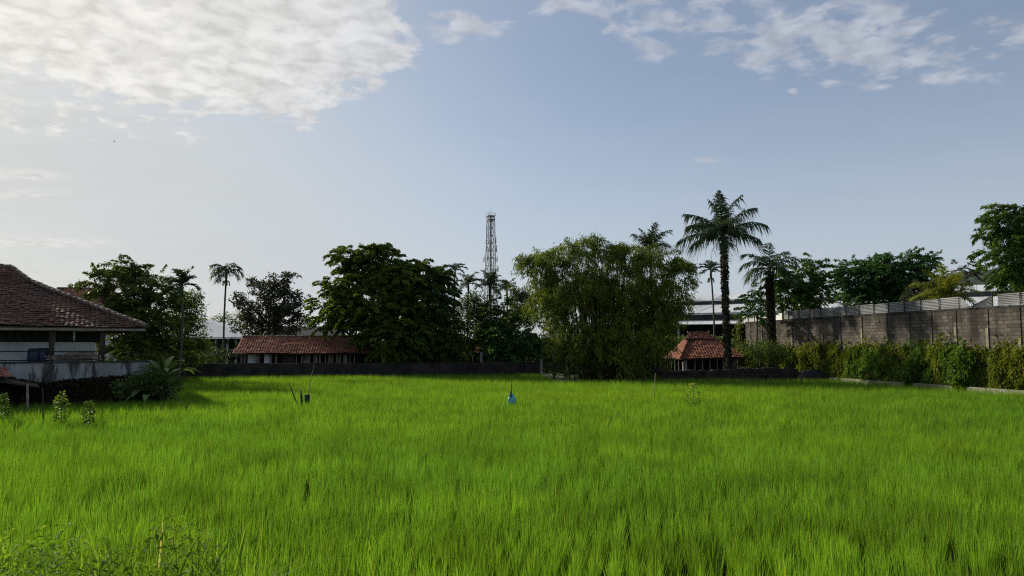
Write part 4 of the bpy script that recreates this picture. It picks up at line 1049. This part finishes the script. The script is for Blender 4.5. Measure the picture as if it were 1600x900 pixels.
# ------------------------------------------------------------------ trees
tree('broadleaf_tree', 'huge dense green tree with layered boughs behind the low wall, tallest of the left group', 'tree', (GX(592, 62), 62),
     [(590,412,40,26,0),(545,408,20,22,0),(616,436,38,26,-1),(543,446,40,22,-1),(520,474,30,15,0),(572,478,52,34,-1),(622,492,46,40,-1),(512,500,20,10,0),(545,502,24,12,0),(616,532,38,34,-2),(527,396,10,13,0),(600,388,12,9,0),(637,410,16,8,0),(575,395,16,10,0),(580,520,24,18,-1)],
     'mango', dens=15, per=70, clump=.46, L=.26, Wd=.12, style='spray', trunk_r=.34, droop=.45, inner=.15)
tree('broadleaf_tree', 'very dark dense tree merging with the right side of the huge layered tree', 'tree', (GX(672, 63), 63),
     [(668,432,34,20,0),(642,450,26,24,0),(692,462,24,26,0),(662,488,42,38,-1),(692,520,26,34,-1),(650,536,42,36,-1),(700,550,24,26,-1),(655,412,16,9,0),(690,425,12,9,0),(650,565,34,14,-1)],
     'darkleaf', dens=16, per=66, clump=.46, L=.25, Wd=.12, style='spray', trunk_r=.3, droop=.5, inner=.15)
tree('broadleaf_tree', 'dark open tree with clumped leaves and bare branch tips behind the long tiled shed', 'tree', (GX(425, 69), 69),
     [(420,452,26,16,0),(452,434,14,10,0),(386,474,22,9,0),(442,472,34,18,0),(412,492,40,18,0),(468,500,18,9,0),(392,512,28,12,0),(445,512,32,12,0),(458,458,12,9,0),(402,442,11,8,0),(430,440,10,9,0),(468,486,10,7,0),(372,462,7,5,0)],
     'sparseleaf', dens=8, per=34, clump=.36, L=.26, Wd=.15, style='round', trunk_r=.2, limb_every=1, trunks=2)
tree('feathery_tree', 'light green feathery tree rising above the hip roof of the left house', 'tree', (GX(200, 47), 47),
     [(190,420,20,17,0),(212,422,14,16,0),(160,440,27,10,0),(146,434,14,7,0),(200,448,42,20,0),(242,452,26,18,0),(225,485,44,28,0),(190,505,52,32,0),(252,495,30,32,0),(215,545,52,26,0),(170,470,22,16,0),(240,428,14,9,0),(262,545,20,24,0)],
     'feather', dens=14, per=74, clump=.52, L=.20, Wd=.08, style='spray', trunk_r=.17, droop=.25, trunks=2, limb_every=1)
tree('slender_tree', 'slender leafy tree beside the shorter palm at the back left corner', 'tree', (GX(288, 51), 51),
     [(288,472,22,12,0),(303,498,17,17,0),(272,508,26,26,0),(296,530,24,20,0),(262,540,26,22,0),(312,540,14,16,0),(306,462,10,8,0),(285,562,40,10,-1)],
     'feather', dens=11, per=50, clump=.42, L=.19, Wd=.09, style='round', trunk_r=.11, trunks=2, limb_every=1)
tree('broadleaf_tree', 'light olive shrubby tree behind the pale grey-roofed building', 'tree', (GX(352, 82), 82),
     [(352,494,14,6,0),(380,500,26,14,0),(338,500,8,5,0),(390,490,14,8,0)], 'feather', dens=4, per=30, clump=.5, L=.25, Wd=.10, trunk_r=.12)
bm = tree('bamboo_clump', 'massive olive green bamboo clump with feathery drooping plumes in the middle of the field edge', 'bamboo', (GX(945, 53.6), 53.6),
     [(852,408,28,18,0),(894,392,40,16,0),(930,380,20,9,0),(955,392,22,10,0),(990,396,44,16,0),(1034,408,32,18,0),(1058,436,24,26,0),(844,436,18,22,0),(858,476,28,32,-1),(826,408,9,7,0),(1068,418,8,7,0),(900,455,58,46,0),(962,455,60,48,0),(1020,474,44,44,0),(886,522,24,30,-1),(918,525,52,44,-1,.5),(980,528,50,42,-1,.5),(1018,528,26,30,-1),(1034,490,24,22,0),(950,562,74,24,-1.5,.5),(896,562,24,16,-1),(830,408,12,10,0),(1068,420,9,10,0)],
     'bamboo', dens=12, per=72, clump=.50, L=.26, Wd=.06, style='plume', trunk_r=.05, droop=.25, limb_every=6, inner=.2, bark='culm')
cb = MB(); rc_ = random.Random(2)
for k in range(110):
    a = rc_.uniform(0, 6.28); r = rc_.uniform(0.2, 2.6) ; bx, by = math.cos(a) * r, math.sin(a) * r * .6
    H = rc_.uniform(6, 9.8); o_ = rc_.uniform(.1, .62) * r
    cb.tube([(bx, by, -.1), (bx + math.cos(a) * o_ * .15, by + math.sin(a) * o_ * .1, H * .35), (bx + math.cos(a) * o_ * .5, by + math.sin(a) * o_ * .4, H * .7), (bx + math.cos(a) * o_ * 1.2, by + math.sin(a) * o_ * .8, H * .93), (bx + math.cos(a) * (o_ * 1.8 + .5), by + math.sin(a) * (o_ + .3), H * .97)], [.05, .045, .035, .02, .008], 6)
tag(cb.build('culms', M['culm'], bm, True), kind='stuff')
# thicket between the big tree and the bamboo
tree('shrubby_tree', 'dull green shrubby tree left of the tower, under the two thin palms', 'tree', (GX(735, 66), 66),
     [(744,462,10,10,0),(700,520,16,26,0),(735,476,16,16,0),(722,500,20,22,0),(748,505,24,26,0),(732,530,28,22,0),(712,470,8,10,0),(755,480,12,12,0)], 'feather', dens=12, per=38, clump=.45, L=.2, Wd=.09, trunk_r=.1, trunks=2, limb_every=1)
tree('shrubby_tree', 'fresh green spreading tree below the tower behind the white post', 'tree', (GX(778, 65), 65),
     [(785,512,26,22,0),(760,488,16,16,0),(772,500,24,18,0),(765,522,32,16,0),(792,488,16,14,0),(778,470,12,10,0),(748,540,18,12,0)], 'green', dens=12, per=38, clump=.45, L=.24, Wd=.10, style='spray', trunk_r=.1, trunks=2, limb_every=1)
tree('shrubby_tree', 'tall narrow tree with small round tufts just left of the bamboo', 'tree', (GX(804, 68), 68),
     [(822,462,12,14,0),(790,510,16,18,0),(804,462,14,12,0),(800,450,8,8,0),(816,476,18,18,0),(806,494,24,18,0),(826,500,14,22,0)], 'feather', dens=12, per=38, clump=.42, L=.2, Wd=.09, trunk_r=.1, limb_every=1)
tree('shrubby_tree', 'dark spreading low tree over the end of the low wall left of the bamboo', 'tree', (GX(800, 63.5), 63.5),
     [(790,525,36,16,0),(820,535,26,20,0),(800,548,34,14,0),(835,520,14,18,0),(770,550,18,10,0)], 'blue_green', dens=14, per=42, clump=.5, L=.26, Wd=.11, style='spray', trunk_r=.12, droop=.4, limb_every=1)
# beyond the right-hand wall
tree('broadleaf_tree', 'dark green leafy tree with loose tips between the leaning palm and the flat-topped trees', 'tree', (GX(1252, 62), 62),
     [(1250,440,28,24,0),(1272,420,16,14,0),(1238,465,30,30,0),(1268,462,22,26,0),(1225,440,18,22,0),(1270,408,9,8,0),(1288,438,10,8,0),(1245,495,30,18,0)], 'green', dens=14, per=42, clump=.5, L=.30, Wd=.10, style='spray', trunk_r=.16, droop=.4, trunks=2, limb_every=2)
tree('broadleaf_tree', 'small bushy tree left of the ivy-clad palm at the wall', 'tree', (GX(1182, 58), 58),
     [(1184,470,18,16,0),(1175,482,14,12,0),(1190,452,10,10,0),(1192,492,16,16,0)], 'blue_green', dens=14, per=38, clump=.4, L=.22, Wd=.09, style='spray', trunk_r=.1, droop=.3, limb_every=2)
tree('broadleaf_tree', 'wide flat-topped deep green tree standing beyond the metal fence', 'tree', (GX(1372, 76), 76),
     [(1332,418,26,12,0),(1365,413,20,9,0),(1345,440,38,20,0),(1322,448,18,14,0),(1372,462,45,20,0),(1375,432,30,18,0)], 'blue_green', dens=12, per=60, clump=.62, L=.26, Wd=.11, style='spray', trunk_r=.22, droop=.2, limb_every=2)
tree('broadleaf_tree', 'second flat-topped green tree reaching highest above the metal fence', 'tree', (GX(1415, 74), 74),
     [(1410,402,34,9,0),(1440,408,20,9,0),(1400,428,40,20,0),(1440,432,24,20,0),(1425,455,36,18,0),(1385,412,12,8,0)], 'blue_green', dens=12, per=60, clump=.62, L=.26, Wd=.11, style='spray', trunk_r=.22, droop=.2, limb_every=2)
tree('broadleaf_tree', 'olive brown shrubby tree behind the fence next to the young coconut palm', 'tree', (GX(1450, 66), 66),
     [(1446,450,14,14,0),(1510,430,16,10,2),(1500,415,18,6,2),(1522,424,12,6,2),(1435,462,14,10,0)], 'sparseleaf', dens=12, per=44, clump=.5, L=.22, Wd=.09, style='spray', trunk_r=.12)
tree('bamboo_clump', 'tall bright green bamboo leaning in from the right edge above the wall', 'bamboo', (GX(1618, 49), 49),
     [(1558,345,20,22,0),(1600,356,44,34,0),(1570,392,30,32,0),(1620,412,56,42,0),(1588,432,24,20,0),(1650,345,40,35,0),(1552,326,10,8,0),(1680,400,50,60,0),(1545,368,10,12,0),(1592,330,14,9,0)], 'green', dens=15, per=60, clump=.5, L=.26, Wd=.08, style='spray', trunk_r=.10, droop=.5, trunks=3, limb_every=3, bark='culm')
tree('bush', 'rounded dark green bush at the foot of the ivy-clad palm by the wall', 'bush', (GX(1193, 54), 54),
     [(1175,548,20,16,0),(1205,545,26,16,0),(1190,562,36,14,0),(1222,560,16,14,0)], 'darkleaf', dens=14, per=30, clump=.35, L=.15, Wd=.08, trunk_r=.05, trunks=2)
tree('bush', 'small leafy bush between the tall coconut trunk and the wall end', 'bush', (GX(1160, 55.5), 55.5),
     [(1160,552,10,18,0),(1165,568,14,12,0),(1155,520,6,10,2)], 'vine', dens=14, per=26, clump=.3, L=.15, Wd=.09, trunk_r=.04)
tree('bush', 'sagging climber on the broken end of the block wall', 'climber', (GX(1152, 62.5), 62.5),
     [(1150,505,8,10,0),(1153,530,6,14,0),(1158,550,9,10,0)], 'vine', dens=12, per=24, clump=.3, L=.16, Wd=.1, trunk_r=.04)
# ------------------------------------------------------------------ palms
random.seed(21)
palm('coconut_palm', 'tallest coconut palm with a wide ragged crown beside the red tiled pavilion', (GX(1137, 52.9), 52.9), P(1130, 367, 52.9).z,
     [(178,3.3,52,52),(184,2.8,34,55),(170,3.0,84,36),(120,3.4,86,10),(60,3.4,84,20),(8,3.4,82,46),(2,3.5,60,56),(-4,3.4,38,62),(-12,2.7,10,55),(188,3.3,8,42),(196,2.4,0,50),
      (-90,3.0,50,95),(90,3.0,60,70),(-60,2.6,30,80),(-125,2.6,30,80),(55,2.8,45,70),(125,2.8,50,70),(-95,2.2,-10,60)],
     trunk_r=(.16, .12), lean=-.28, ivyr=.09, ivy=3000, n_leaf=64, leafL=.85, leafW=.075, hang=1.6, separate=True, fruit=True, dead=2)
palm('coconut_palm', 'coconut palm with only its crown showing above the bamboo clump', (GX(1018, 62), 62), P(1018, 392, 62).z,
     ring(13, 2.6, (82, 15), (30, 80)), trunk_r=(.16, .12), n_leaf=46, leafL=.7, leafW=.075, hang=.9, separate=True)
palm('coconut_palm', 'ivy-clad coconut palm standing in front of the block wall left of the metal sheets', (GX(1205, 54.5), 54.5), P(1206, 420, 54.5).z,
     [(90, 2.4, 80, 40), (20, 2.5, 62, 75), (160, 2.4, 60, 80), (0, 2.4, 40, 85), (180, 2.3, 38, 90), (-40, 2.3, 50, 85), (-140, 2.3, 50, 85), (40, 2.2, 20, 80), (140, 2.2, 15, 85), (10, 2.2, 5, 80), (175, 2.2, 5, 85), (-90, 2.2, 30, 95), (-20, 2.0, -10, 70), (200, 2.0, -15, 70)],
     trunk_r=(.17, .12), ivy=4500, ivyr=.11, n_leaf=48, leafL=.7, leafW=.075, hang=1.0, separate=True, fruit=True)
palm('coconut_palm', 'young coconut palm with yellow-green upright fronds beyond the metal fence', (GX(1480, 63), 63), P(1481, 466, 63).z,
     [(100, 3.2, 86, 25), (10, 3.1, 70, 50), (170, 3.0, 72, 45), (0, 3.0, 55, 75), (180, 3.0, 55, 80), (-30, 2.8, 40, 85), (-150, 2.8, 42, 85), (20, 2.8, 30, 80), (160, 2.8, 28, 80), (-90, 2.8, 65, 60), (-60, 2.6, 15, 80), (205, 2.6, 15, 80)],
     'ypalm', trunk_r=(.2, .16), n_leaf=60, leafL=.85, leafW=.085, separate=True)
palm('coconut_palm', 'low palm peeping over the metal fence left of the flat-topped trees', (GX(1325, 66), 66), P(1325, 482, 66).z,
     ring(9, 1.9, (60, 10), (50, 80)), trunk_r=(.16, .12), n_leaf=26, leafL=.5, leafW=.05, separate=True)
AR = 'slender areca palms round the field'
palm('areca_palm', 'shorter bushy areca palm at the back left corner', (GX(284, 45), 45), P(286, 446, 45).z,
     ring(11, 1.25, (75, 5), (40, 90)), trunk_r=(.07, .06), shaft=True, group=AR, n_leaf=34, leafL=.45, leafW=.09, vshape=.5)
palm('areca_palm', 'tall thin areca palm with drooping curled fronds in front of the grey-roofed building', (GX(351, 58.6), 58.6), P(353, 424, 58.6).z,
     [(90, 1.5, 70, 95), (0, 1.5, 55, 125), (180, 1.5, 60, 120), (30, 1.5, 30, 120), (150, 1.5, 35, 120), (-60, 1.4, 30, 130), (-120, 1.4, 40, 130), (-10, 1.4, 0, 80), (190, 1.4, 5, 85), (260, 1.3, -20, 65)],
     trunk_r=(.085, .065), shaft=True, group=AR, n_leaf=34, leafL=.48, leafW=.09, hang=.9)
palm('areca_palm', 'thin areca palm right of the dark dense tree, highest of the middle palms', (GX(711, 70), 70), P(709, 421, 70).z,
     [(80, 1.2, 60, 70), (0, 1.2, 30, 70), (180, 1.2, 35, 70), (30, 1.1, 55, 70), (150, 1.1, 50, 70), (-90, 1.0, 20, 80), (-20, 1.0, 0, 60), (200, 1.0, 0, 60)],
     trunk_r=(.08, .06), shaft=True, group=AR, n_leaf=28, leafL=.42, leafW=.10, vshape=.5)
palm('areca_palm', 'areca palm with long arching fronds between the highest middle palm and the tower', (GX(731, 66), 66), P(731, 444, 66).z,
     ring(9, 1.7, (75, 10), (60, 95)), trunk_r=(.08, .06), shaft=True, group=AR, n_leaf=36, leafL=.5, leafW=.08)
palm('areca_palm', 'broad areca palm directly in front of the tower', (GX(765, 64), 64), P(765, 448, 64).z,
     ring(12, 1.8, (80, 5), (45, 85)), trunk_r=(.09, .07), shaft=True, group=AR, n_leaf=38, leafL=.52, leafW=.08)
palm('areca_palm', 'small areca palm just right of the tower', (GX(793, 70), 70), P(792, 452, 70).z,
     ring(9, 1.3, (78, 10), (45, 85)), trunk_r=(.08, .06), shaft=True, group=AR, n_leaf=32, leafL=.45, leafW=.08)
palm('areca_palm', 'thin straight areca palm with a dark starry crown behind the red tiled pavilion', (GX(1116, 63.5), 63.5), P(1111, 421, 63.5).z,
     [(85, 1.2, 65, 50), (0, 1.2, 22, 55), (180, 1.2, 25, 55), (35, 1.15, 50, 60), (145, 1.15, 50, 60), (-90, 1.0, 10, 70), (-30, 1.1, -5, 45), (210, 1.1, -5, 45), (60, 1.1, 60, 50)],
     trunk_r=(.09, .065), lean=-.2, shaft=True, group=AR, n_leaf=30, leafL=.42, leafW=.10, vshape=.5)
# ------------------------------------------------------------------ low plants
def broadplant(name, label, cat, base, n, L, Wl, mat, up=(35, 75), z0=0.0, group=None, az=(0, 360), stem=.5):
    """a rosette of long broad leaves, each folded along its midrib"""
    t = thing(name, label, cat, (base[0], base[1], z0), 0, group); V, Q, A = [], [], []
    st = MB()
    for k in range(n):
        a = R(az[0] + (az[1] - az[0]) * (k + random.random() * .7) / n); u_ = R(random.uniform(*up)); l = L * random.uniform(.65, 1.1); w_ = Wl * random.uniform(.8, 1.1); v = random.random()
        s0 = Vector((0, 0, random.uniform(.1, stem))); p = s0.copy(); pts = []
        N_ = 9
        for i in range(N_):
            f = i / (N_ - 1); ang_ = u_ - R(75) * f ** 1.5
            pts.append((p.copy(), ang_, f)); p = p + Vector((math.cos(a) * math.cos(ang_), math.sin(a) * math.cos(ang_), math.sin(ang_))) * (l / (N_ - 1))
        st.tube([(0, 0, 0), s0, pts[2][0]], [.03, .025, .015], 5)
        side = Vector((-math.sin(a), math.cos(a), 0)); n0 = len(V)
        for (q, ang_, f) in pts:
            ww = w_ * math.sin(math.pi * min(1, max(0.02, (f - .12) / .9))) ** .7 * .5 if f > .12 else .012
            nn = Vector((-math.cos(a) * math.sin(ang_), -math.sin(a) * math.sin(ang_), math.cos(ang_)))
            V += [q + side * ww + nn * ww * .35, q, q - side * ww + nn * ww * .35]; A += [v, v * .8, v]
        for i in range(N_ - 1):
            b = n0 + i * 3; Q += [(b, b+1, b+4, b+3), (b+1, b+2, b+5, b+4)]
    mesh_np('leaves', np.array([tuple(x) for x in V]), Q, A, M[mat], t); st.build('stem', M['culm'], t)
    return t
def at(px, D): return (GX(px, D), D)
broadplant('banana_plant', 'spreading banana-like plant at the right end of the terrace wall', 'plant', at(258, 31.4), 18, 1.75, .24, 'banana', (20, 75), .95, stem=.5)
broadplant('banana_plant', 'second broad-leaved plant drooping over the field corner below the first', 'plant', at(238, 30.4), 14, 1.2, .28, 'banana', (5, 60), .45, stem=.5)
broadplant('banana_plant', 'broad-leaved plant low in the field corner touching the rice', 'plant', at(266, 30.9), 9, .8, .24, 'banana', (5, 55), .15, stem=.5)
tree('bush', 'yellow-green leafy bush trailing over the right end of the terrace wall', 'bush', (GX(212, 32.6), 32.6),
     [(205,568,14,6,0),(222,573,16,8,0),(235,580,14,8,0),(215,582,12,6,-.3)], 'vine', dens=40, per=18, clump=.24, L=.17, Wd=.07, trunk_r=.03, droop=.2)
tree('bush', 'dark tangled bush in the field corner below the banana-like plants', 'bush', (GX(242, 30.5), 30.5),
     [(222,596,20,14,0),(248,600,24,14,0),(268,602,14,11,0),(240,586,16,10,0),(205,602,16,12,-.5),(190,606,14,9,-.8)], 'darkleaf', dens=40, per=22, clump=.26, L=.14, Wd=.07, trunk_r=.03)
for i, (px, D, lab) in enumerate(((300, 55.5, 'low dark shrub above the left end of the low back wall'), (262, 53.5, 'dark shrub at the far left corner of the rice field'), (330, 58.5, 'small shrub behind the low wall near the tall thin palm'))):
    tree('bush', lab, 'bush', (GX(px, D), D), [(px - 10, 552, 16, 14, 0), (px + 10, 556, 16, 12, 0), (px, 566, 24, 10, 0)], 'darkleaf', dens=12, per=26, clump=.35, L=.16, Wd=.08, trunk_r=.04)
for px, D, lab, L_ in ((866, 50.6, 'long-leaved plant at the left foot of the bamboo clump', 1.0), (885, 50.2, 'larger long-leaved plant in front of the bamboo foot', 1.15), (903, 50.4, 'long-leaved plant furthest along the bamboo foot', .95)):
    broadplant('broadleaf_plant', lab, 'plant', at(px, D), 13, L_, .22, 'banana', (10, 75), .1, stem=.8)
tree('bush', 'low dark leafy bush filling the front foot of the bamboo clump', 'bush', (GX(940, 51), 51), [(890,575,18,10,0),(925,580,24,8,0),(965,580,24,8,0),(870,572,12,10,0)], 'dead', dens=16, per=26, clump=.35, L=.2, Wd=.07, trunk_r=.03)
# undergrowth far behind everything
n = 70000; px = rng.uniform(150, 1150, n); Du = rng.uniform(74, 80, n); x = (px - 800) / F * Du
z = rng.random(n) * (2.2 + 2.2 * vnoise(x, x * 0, .35, 90, 3))
V, Q, A = leaves(np.stack([x, Du, z], 1), rng.normal(size=(n, 3)) + np.array([0, -.4, -.2]), rng.uniform(.2, .45, n), rng.uniform(.12, .2, n), np.clip(.6 * vnoise(x, z, 1.0, 91) + .4 * rng.random(n), 0, 1))
tag(mesh_np('undergrowth', V, Q, A, M['darkleaf']), 'dark undergrowth filling the gaps behind the trees and sheds', 'undergrowth', kind='stuff')
# ------------------------------------------------------------------ things standing in the rice
def sapling(px, pyt, pyb, label, mat='sapling', w_=15, lower='darkleaf'):
    D = 2.15 * F / (pyb - 540); t = thing('sapling', label, 'sapling', (GX(px, D), D, 0), 0, 'saplings standing in the rice'); H = P(px, pyt, D).z
    MB().tube([(0, 0, 0), (.03, 0, H * .6), (0.0, 0, H)], [.014, .01, .005], 5).build('stem', M['culm'], t)
    n = 200; f = rng.random(n); rr = (w_ * .8 / F * D) * np.interp(f, [0, .35, .6, .8, 1], [.5, 1, .85, .45, .2]) * rng.random(n) ** .6; a = rng.random(n) * 6.28
    h = .38 + f * (H - .38)
    c = np.stack([np.cos(a) * rr, np.sin(a) * rr, h], 1); d = np.stack([np.cos(a), np.sin(a), rng.normal(size=n) * .4], 1)
    V, Q, A = leaves(c, d, rng.uniform(.06, .13, n), rng.uniform(.04, .07, n), np.clip(f * .8 + .3 * rng.random(n), 0, 1)); mesh_np('leaves', V, Q, A, M[mat], t); return t
sapling(13, 614, 645, 'narrow sapling in the rice at the far left, below the lean-to', 'green', 9)
sapling(102, 612, 650, 'widest sapling in the rice, yellow-green with a spindly top', 'sapling', 15)
sapling(145, 626, 651, 'small dark sapling, rightmost of the three near the terrace', 'green', 11)
sapling(1080, 599, 627, 'pale green sapling alone on the right side of the field', 'weed', 15)
def stick(name, label, px, py0, py1, dpx=0, r=.02, mat='wood', D=None, cat='stick', bend=0):
    D = D or 2.15 * F / (py1 - 540); o = P(px, py1, D); e = P(px + dpx, py0, D) - Vector((o.x, o.y, 0)); m_ = Vector((0, 0, .3)).lerp(e, .55) + Vector((bend, 0, 0))
    ob = MB().tube([(0, 0, -.05), (0, 0, .3), m_, e], [r, r, r * .85, r * .5], 6).build(name, M[mat], None, True); ob.location = (o.x, o.y, 0); return tag(ob, label, cat)
stick('wooden_stake', 'upright dark stake in the rice between the two left saplings', 68, 606, 646, -1, .022, 'wood', 23.5)
stick('wooden_stake', 'thin leaning stake in the rice next to the lean-to post', 34, 626, 642, 8, .012, 'wood', 24.5)
stick('wooden_stake', 'dark stick leaning left among the three dark stubs in the rice', 466, 598, 621, -15, .03, 'black', 29.5)
stick('wooden_stake', 'short thick black stub beside the leaning stick', 472, 608, 622, -2, .05, 'black', 29.8)
stick('bamboo_pole', 'thin curved bamboo rod standing up from the black pot in the rice', 480, 570, 618, 11, .016, 'palewood', 29.8, 'pole', -.05)
o = stick('bamboo_pole', 'lone thin bamboo stake in front of the red tiled pavilion', 1022, 583, 613, 2, .02, 'palewood', 34.0, 'pole')
p = P(480, 619, 29.7); b = MB().tube([(0, 0, .2), (0, 0, .24), (0, 0, .50), (0, 0, .74)], [.06, .09, .10, .11], 9)
ob = b.build('plastic_pot', M['black'], None, True); ob.location = (p.x, p.y, 0); tag(ob, 'small black pot on a stake at the foot of the curved rod', 'pot')
# blue scarecrow bundle
BD = 29.3; bp = P(799, 613, BD); sc_ = thing('scarecrow', 'small cyan plastic scarecrow with a dark bottle on a black stick in mid field', 'scarecrow', (bp.x, BD, 0))
def rz(py): return P(799, py, BD).z
MB().tube([(0, 0, 0), (.0, 0, rz(612)), (.01, 0, rz(596))], [.018, .016, .010], 6).build('stick', M['black'], sc_)
MB().tube([(-.03, -.03, rz(619)), (-.03, -.03, rz(616)), (-.03, -.03, rz(612.5)), (-.03, -.03, rz(611.3))], [.05, .055, .05, .03], 9).build('bottle', M['black'], sc_, True)
n1, n2 = 22, 14; U_, V_ = np.meshgrid(np.linspace(0, 2 * np.pi, n1), np.linspace(0, 1, n2)); top, bot = rz(615), rz(631)
rad = (.04 + .095 * np.sin(np.pi * np.clip(V_, .05, 1) * .75) ** .8) * (1 + .28 * np.sin(U_ * 5 + V_ * 4) * V_ + .2 * (vnoise(U_ * 2, V_ * 5, 1.3, 3, 2) - .5)); rad[:, -1] = rad[:, 0]
idx = np.arange(U_.size).reshape(U_.shape)
mesh_np('plastic_bag', np.stack([rad * np.cos(U_) * 1.1 + .01, rad * np.sin(U_), bot + (top - bot) * (1 - V_)], -1).reshape(-1, 3), np.stack([idx[:-1, :-1], idx[:-1, 1:], idx[1:, 1:], idx[1:, :-1]], -1).reshape(-1, 4), (V_ * .9).ravel(), M['cyan'], sc_, smooth=True)
MB().tube([(-.04, -.16, rz(620)), (-.03, -.16, rz(617.5)), (-.03, -.15, rz(613))], [.05, .05, .015], 8).build('bottle', M['blue'], sc_, True)
# bird
bd = P(178.5, 221, 60); bb = MB()
bb.tube([(-.16, 0, 0), (-.08, 0, .0), (.02, 0, .01), (.1, 0, .02), (.16, 0, .02)], [.01, .035, .05, .035, .008], 8)
for s in (-1, 1): bb.add([(.06, s * .02, .02), (-.05, s * .02, .02), (-.08, s * .2, .09), (.04, s * .2, .10), (-.10, s * .42, .03), (.06, s * .02, .035), (-.05, s * .02, .035), (-.08, s * .2, .10), (.04, s * .2, .112), (-.10, s * .42, .04)], [(0,1,2,3),(3,2,4),(5,8,7,6),(8,9,7),(0,5,6,1),(1,6,7,2),(2,7,9,4),(3,8,5,0),(4,9,8,3)])
ob = bb.build('bird', M['bird']); ob.scale = (.5, .5, .5); ob.location = bd; ob.rotation_euler = (R(20), 0, R(35)); tag(ob, 'tiny dark bird flying below the big cloud at the upper left', 'bird')
# ------------------------------------------------------------------ weeds on the bank, long blades at the bottom edge
def weeds():
    VV, QQ, AA, n0 = [], [], [], 0
    def addl(V, Q, A):
        nonlocal n0
        VV.append(V); QQ.append(Q + n0); AA.append(A); n0 += len(V)
    n = 30000; x = rng.uniform(-7, -1.2, n); y = rng.uniform(3.6, 6.3, n)
    dens = vnoise(x, y, 1.1, 70, 2); k = (dens > .38) & (y < bank_edge(x) + .1) & (x < -1.9 - .4 * (y - 5)); x, y = x[k], y[k]; n = len(x)
    zb = .95 * np.clip((bank_edge(x) - y) / 1.1, 0, 1) ** .8
    z = zb + rng.random(n) * (.16 + .5 * vnoise(x, y, 1.3, 71, 2))
    d = rng.normal(size=(n, 3)) * np.array([1, 1, .6]) + np.array([0, -.3, .1])
    addl(*leaves(np.stack([x, y, z], 1), d, rng.uniform(.04, .09, n), rng.uniform(.010, .024, n), np.clip(.7 * rng.random(n) + .25 * vnoise(x, y, 1.5, 72), 0, .95), .4))
    # arching grass
    m = 4200; gx_ = rng.uniform(-7, 3.5, m); gy_ = bank_edge(gx_) - rng.uniform(-.3, 1.2, m) 
    keep = (gx_ < -1.6) | (rng.random(m) < .12); gx_, gy_ = gx_[keep], gy_[keep]; m = len(gx_)
    gz = .95 * np.clip((bank_edge(gx_) - gy_) / 1.1, 0, 1) ** .8 - .03
    h = np.where(gx_ < -1.6, rng.uniform(.3, .8, m), rng.uniform(.3, .62, m)); a = rng.random(m) * 6.28; ln_ = rng.uniform(.1, .9, m) ** 1.5; wd = rng.uniform(.008, .019, m); v = rng.random(m)
    v = np.where(rng.random(m) < .02, 1.0, v * .9)
    S = 6; V = []
    wa = rng.random(m) * 3.14
    for i in range(S):
        t = i / S; cx = gx_ + np.cos(a) * ln_ * h * t ** 1.7; cy = gy_ + np.sin(a) * ln_ * h * t ** 1.7; cz = gz + h * (t - .55 * ln_ * t ** 2.6); ww = wd * (1 - .6 * t) * .5
        V.append(np.stack([cx - np.cos(wa) * ww, cy - np.sin(wa) * ww, cz], 1)); V.append(np.stack([cx + np.cos(wa) * ww, cy + np.sin(wa) * ww, cz], 1))
    V.append(np.stack([gx_ + np.cos(a) * ln_ * h, gy_ + np.sin(a) * ln_ * h, gz + h * (1 - .55 * ln_)], 1)); V.append(V[-1] + .001)
    K = 2 * S + 2; V = np.stack(V, 1).reshape(-1, 3); b0 = (np.arange(m) * K)[:, None]
    Q = np.concatenate([b0 + np.array([[2*i, 2*i+1, 2*i+3, 2*i+2]]) for i in range(S)])
    addl(V, Q, np.repeat(v, K))
    return np.concatenate(VV), np.concatenate(QQ), np.concatenate(AA)
V, Q, A = weeds(); tag(mesh_np('weeds', V, Q, A, M['weed']), 'tangled weeds and dry grass on the bank at the lower left corner', 'weeds', kind='stuff')
def blade(label, px, py0, py1, dpx, D, w_, mat='weed', var=.3, sag=0.0):
    a = P(px, py1, D); e = P(px + dpx, py0, D); a.z = max(0, min(a.z, .6)) - .1; V = []; N_ = 9
    for i in range(N_ + 1):
        t = i / N_; p = a.lerp(e, t) + Vector((0, 0, 0)); p.x = a.x + (e.x - a.x) * t ** 1.8; p.z -= sag * t ** 3 - 0
        ww = w_ * (1 - t ** 1.6) * .5 + .0006
        V += [p + Vector((-ww, 0, 0)), p + Vector((0, ww * .7, 0)), p + Vector((ww, 0, 0))]
    o = Vector((a.x, a.y, a.z)); V = np.array([tuple(p - o) for p in V]); Q = []
    for i in range(N_): b = i * 3; Q += [(b, b+1, b+4, b+3), (b+1, b+2, b+5, b+4)]
    ob = mesh_np('grass_blade', V, Q, np.full(len(V), var), M[mat]); ob.location = o; return tag(ob, label, 'grass blade', 'tall single grass blades along the bottom edge')
blade('broad dark grass blade standing tallest at the bottom edge right of the weeds', 362, 828, 900, 22, 5.6, .05, 'green', .25)
blade('dark grass blade leaning right, second from the weeds', 440, 856, 900, 16, 5.5, .035, 'green', .2)
blade('long pale blade leaning right above the weeds', 236, 782, 890, 42, 5.9, .022, 'weed', .5)
blade('light green upright blade below the centre of the field', 694, 846, 905, 2, 5.6, .02, 'weed', .85)
blade('light blade leaning right at the bottom middle', 620, 842, 905, 24, 5.7, .02, 'weed', .75)
blade('pale blade bent over at the right of the weeds', 262, 862, 905, 40, 5.6, .018, 'weed', .98, .05)
